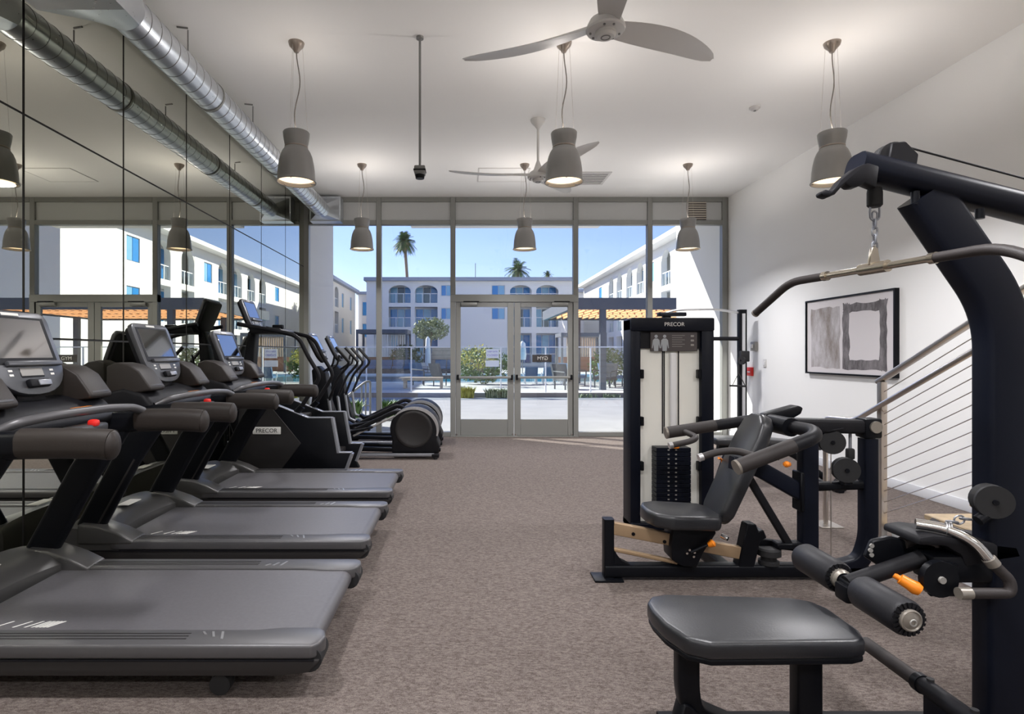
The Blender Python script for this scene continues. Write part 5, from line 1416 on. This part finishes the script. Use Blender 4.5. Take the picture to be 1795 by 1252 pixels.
# ---------------------------------------------------------------- apartment buildings
def facade_block(root, L, H, depth, bays, wins, wmat, roofm, top=0.35, overhang=0.5, z0=0.0):
    """local: x along facade, -y outward. bays: (x0,x1,z0,z1,arched), wins: (x0,x1,z0,z1)"""
    xs = sorted(set([0, L] + [q for b in bays+wins for q in b[:2]]))
    zz = sorted(set([z0, H] + [q for b in bays+wins for q in b[2:4]]))
    m = MB()
    for i in range(len(xs)-1):
        run = None
        for j in range(len(zz)-1):
            cx, cz = (xs[i]+xs[i+1])/2, (zz[j]+zz[j+1])/2
            hole = any(b[0] < cx < b[1] and b[2] < cz < b[3] for b in bays+wins)
            if not hole:
                if run is None: run = [zz[j], zz[j+1]]
                else: run[1] = zz[j+1]
            if hole or j == len(zz)-2:
                if run: m.box((xs[i], 0, run[0]), (xs[i+1], 0.45, run[1]))
                run = None
    m.box((0, 1.6, z0), (L, depth, H))
    m.box((0, 0.45, z0), (0.3, 1.6, H)).box((L-0.3, 0.45, z0), (L, 1.6, H)).box((0, 0.45, H-0.25), (L, 1.6, H))
    fl = sorted(set(b[2] for b in bays))
    for f in fl: m.box((0.3, 0.45, f-0.35), (L-0.3, 1.6, f-0.02))
    m.build('wall', wmat, root, smooth=False)
    rf = MB().box((-0.2, -overhang, H), (L+0.2, depth, H+top)).build('roof', roofm, root, smooth=False)
    for b in bays:
        x0, x1, a0, a1, arch = b
        w_ = x1-x0
        if arch:
            ah = arch if isinstance(arch, float) else 0.29
            p = [(x0, a1), (x0, a1-w_*(ah+0.02))]
            for k in range(1, 12):
                g = math.pi - math.pi*k/12
                p.append(((x0+x1)/2+w_/2*math.cos(g), a1-w_*(ah+0.02)+w_*ah*math.sin(g)))
            p += [(x1, a1-w_*(ah+0.02)), (x1, a1)]
            MB().prism(p, 'y', 0.02, 0.40).build('arch', wmat, root, smooth=False)
        d = MB().box((x0-0.1, 1.5, a0), (x1+0.1, 1.6, a1)).build('balcony_door', 'rail_white', root, smooth=False)
        n = 3
        cols_ = ['pane_blue', 'pane_pale', 'pane_blue'] if (int(x0*3+a0) % 2 == 0) else ['pane_pale', 'pane_dark', 'pane_blue']
        for k in range(n):
            xa = x0+w_*k/n+0.04; xb = x0+w_*(k+1)/n-0.04
            MB().box((xa, 1.44, a0+0.06), (xb, 1.51, a1-0.15)).build('pane', cols_[k], d, smooth=False)
        rl = MB().box((x0, 0.10, a0+0.92), (x1, 0.16, a0+0.98)).build('balcony_rail', 'rail_white', root, smooth=False)
        MB().box((x0, 0.12, a0+0.05), (x1, 0.14, a0+0.92)).build('rail_glass', 'glass_fence', rl, smooth=False)
        for k in range(4):
            xx = x0+w_*k/3
            MB().box((max(x0, xx-0.03), 0.10, a0), (min(x1, xx+0.03), 0.16, a0+0.92)).build('rail_post', 'rail_white', rl, smooth=False)
    for (x0, x1, a0, a1) in wins:
        wd_ = MB().box((x0, 0.12, a0), (x1, 0.44, a1)).build('window', 'rail_white', root, smooth=False)
        xm = (x0+x1)/2
        MB().box((x0+0.06, 0.06, a0+0.06), (xm-0.03, 0.13, a1-0.06)).build('pane', 'pane_blue', wd_, smooth=False)
        MB().box((xm+0.03, 0.06, a0+0.06), (x1-0.06, 0.13, a1-0.06)).build('pane', 'pane_pale', wd_, smooth=False)
    return root
FY = 58.0
fx = -9.9
def f(px): return (px-CX)*FY/FOC - fx
def fz(py): return EYE-(py-CY)*FY/FOC
b1 = thing('apartment_building', 'three storey apartment block with arched blue balconies across the courtyard', 'building', (fx, FY, 0), local=True)
bays = []
for (a, b_) in ((681,720), (727,767), (894,932), (940,979)):
    bays += [(f(a), f(b_), 6.54, fz(499), True), (f(a), f(b_), 4.10, 6.14, False), (f(a), f(b_), 0.4, 3.45, False)]
wins = []
for (a, b_) in ((773,791), (862,885)):
    wins += [(f(a), f(b_), fz(519), fz(500)), (f(a), f(b_), fz(560), fz(540))]
facade_block(b1, f(1003), fz(493), 12, bays, wins, 'stucco_white', 'roof_fascia')
rb_ = thing('apartment_building', 'sunlit white apartment wing with arched balconies above the pergola', 'building', (14.5, 69.0, 0), local=True, rz=-math.pi/2)
bays = []; wins = []
# local x runs toward -Y (toward the camera) from Y=69; outward is -X
for yc in (56.2, 53.2, 50.0, 47.0, 41.0, 37.6):
    xl = 69-yc
    bays += [(xl-0.95, xl+0.95, 6.3, 8.9, 0.5), (xl-0.95, xl+0.95, 3.5, 5.9, False), (xl-0.95, xl+0.95, 0.4, 3.0, False)]
for yc in (60.5, 44.2, 34.2):
    xl = 69-yc
    wins += [(xl-0.7, xl+0.7, 6.9, 8.4), (xl-0.7, xl+0.7, 3.9, 5.4)]
facade_block(rb_, 41, 9.25, 10, bays, wins, 'stucco_white', 'stucco_white', 0.3, 0.9)
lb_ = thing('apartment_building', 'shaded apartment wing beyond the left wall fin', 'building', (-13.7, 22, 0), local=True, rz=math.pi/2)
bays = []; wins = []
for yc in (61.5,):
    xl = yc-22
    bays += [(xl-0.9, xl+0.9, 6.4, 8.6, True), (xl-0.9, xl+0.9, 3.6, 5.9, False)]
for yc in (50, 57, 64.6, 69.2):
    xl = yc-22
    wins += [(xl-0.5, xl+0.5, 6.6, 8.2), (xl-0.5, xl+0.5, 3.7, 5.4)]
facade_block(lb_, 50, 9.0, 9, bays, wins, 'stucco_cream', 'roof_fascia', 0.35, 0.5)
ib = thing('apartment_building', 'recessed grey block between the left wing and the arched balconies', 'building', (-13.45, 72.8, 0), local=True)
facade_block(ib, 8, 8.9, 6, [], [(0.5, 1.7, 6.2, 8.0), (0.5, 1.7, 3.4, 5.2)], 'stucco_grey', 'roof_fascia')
MB().box((2.4, 1.0, 9.2), (3.6, 2.2, 10.2)).build('chimney', 'stucco_white', ib, smooth=False)
ib2 = thing('apartment_building', 'recessed pale block between the balconies and the sunlit wing', 'building', (9.0, 71, 0), local=True)
facade_block(ib2, 6.0, 9.0, 6, [], [(4.3, 5.5, 6.2, 8.0)], 'stucco_white', 'roof_fascia')

# palms
def palm(label, base, h, lean, crown, n, skirt, seed, trunk_r=0.22):
    random.seed(seed)
    t = thing('palm_tree', label, 'tree', base)
    b = Vector(base); top = b+V(lean, 0, h)
    MB().tube([b, b+V(lean*0.2,0,h*0.4), b+V(lean*0.6,0,h*0.75), top], trunk_r, 8, fil=2.0).build('trunk', 'palm_trunk', t)
    for i in range(n):
        a = random.uniform(0, 6.283); el = random.uniform(-0.7, 1.45)
        l = crown*random.uniform(0.8, 1.1)
        d = V(math.cos(a)*math.cos(el), math.sin(a)*math.cos(el), math.sin(el))
        side_ = d.cross(V(0,0,1)).normalized() if abs(d.z) < 0.98 else V(1,0,0)
        pts = [top + d*l*q + V(0,0,-0.55*crown*q*q*(1-0.4*max(0,el))) for q in (0, 0.35, 0.65, 1.0)]
        m = MB()
        for k in range(3):
            for s in (-1, 1):
                for q in range(4):
                    u0 = pts[k].lerp(pts[k+1], q/4); u1 = pts[k].lerp(pts[k+1], (q+0.7)/4)
                    wl = crown*0.32*(1-0.2*k)
                    tip = u1 + side_*s*wl + (pts[k+1]-pts[k])*0.35 + V(0,0,-0.1*crown)
                    m.add([u0, u1, tip], [(0,1,2)])
        m.build('frond', 'leaf_dark' if i % 3 else 'leaf_green', t, smooth=False)
    if skirt:
        MB().lathe([(trunk_r, -skirt*1.5), (crown*0.35, -skirt), (crown*0.45, -0.3*skirt), (0.1, 0.2)], top, n=14).build('dry_skirt', 'palm_skirt', t)
    return t
palm('tall thin palm with a round crown above the far roof', (P(719,0,84).x, 84, 0), EYE+0.198*84, P(709,0,84).x-P(719,0,84).x, 1.75, 170, 1.1, 1)
palm('short wide palm showing above the far roof between the chimneys', (P(906,0,72).x, 72, 0), EYE+0.148*72, 0.1, 1.75, 60, 0, 2)
palm('small palm top peeking over the far roof', (P(960,0,80).x, 80, 0), EYE+0.139*80, 0.0, 0.8, 40, 0, 3)
tag(MB().cyl((P(834,0,60).x, 62, 9.0), (P(834,0,60).x, 62, 11.2), 0.04, n=6).box((P(834,0,60).x-0.15, 61.9, 9.0), (P(834,0,60).x+0.15, 62.1, 9.45)).build('roof_antenna', 'pole_grey'), 'thin antenna pole standing on the far roof', 'antenna')
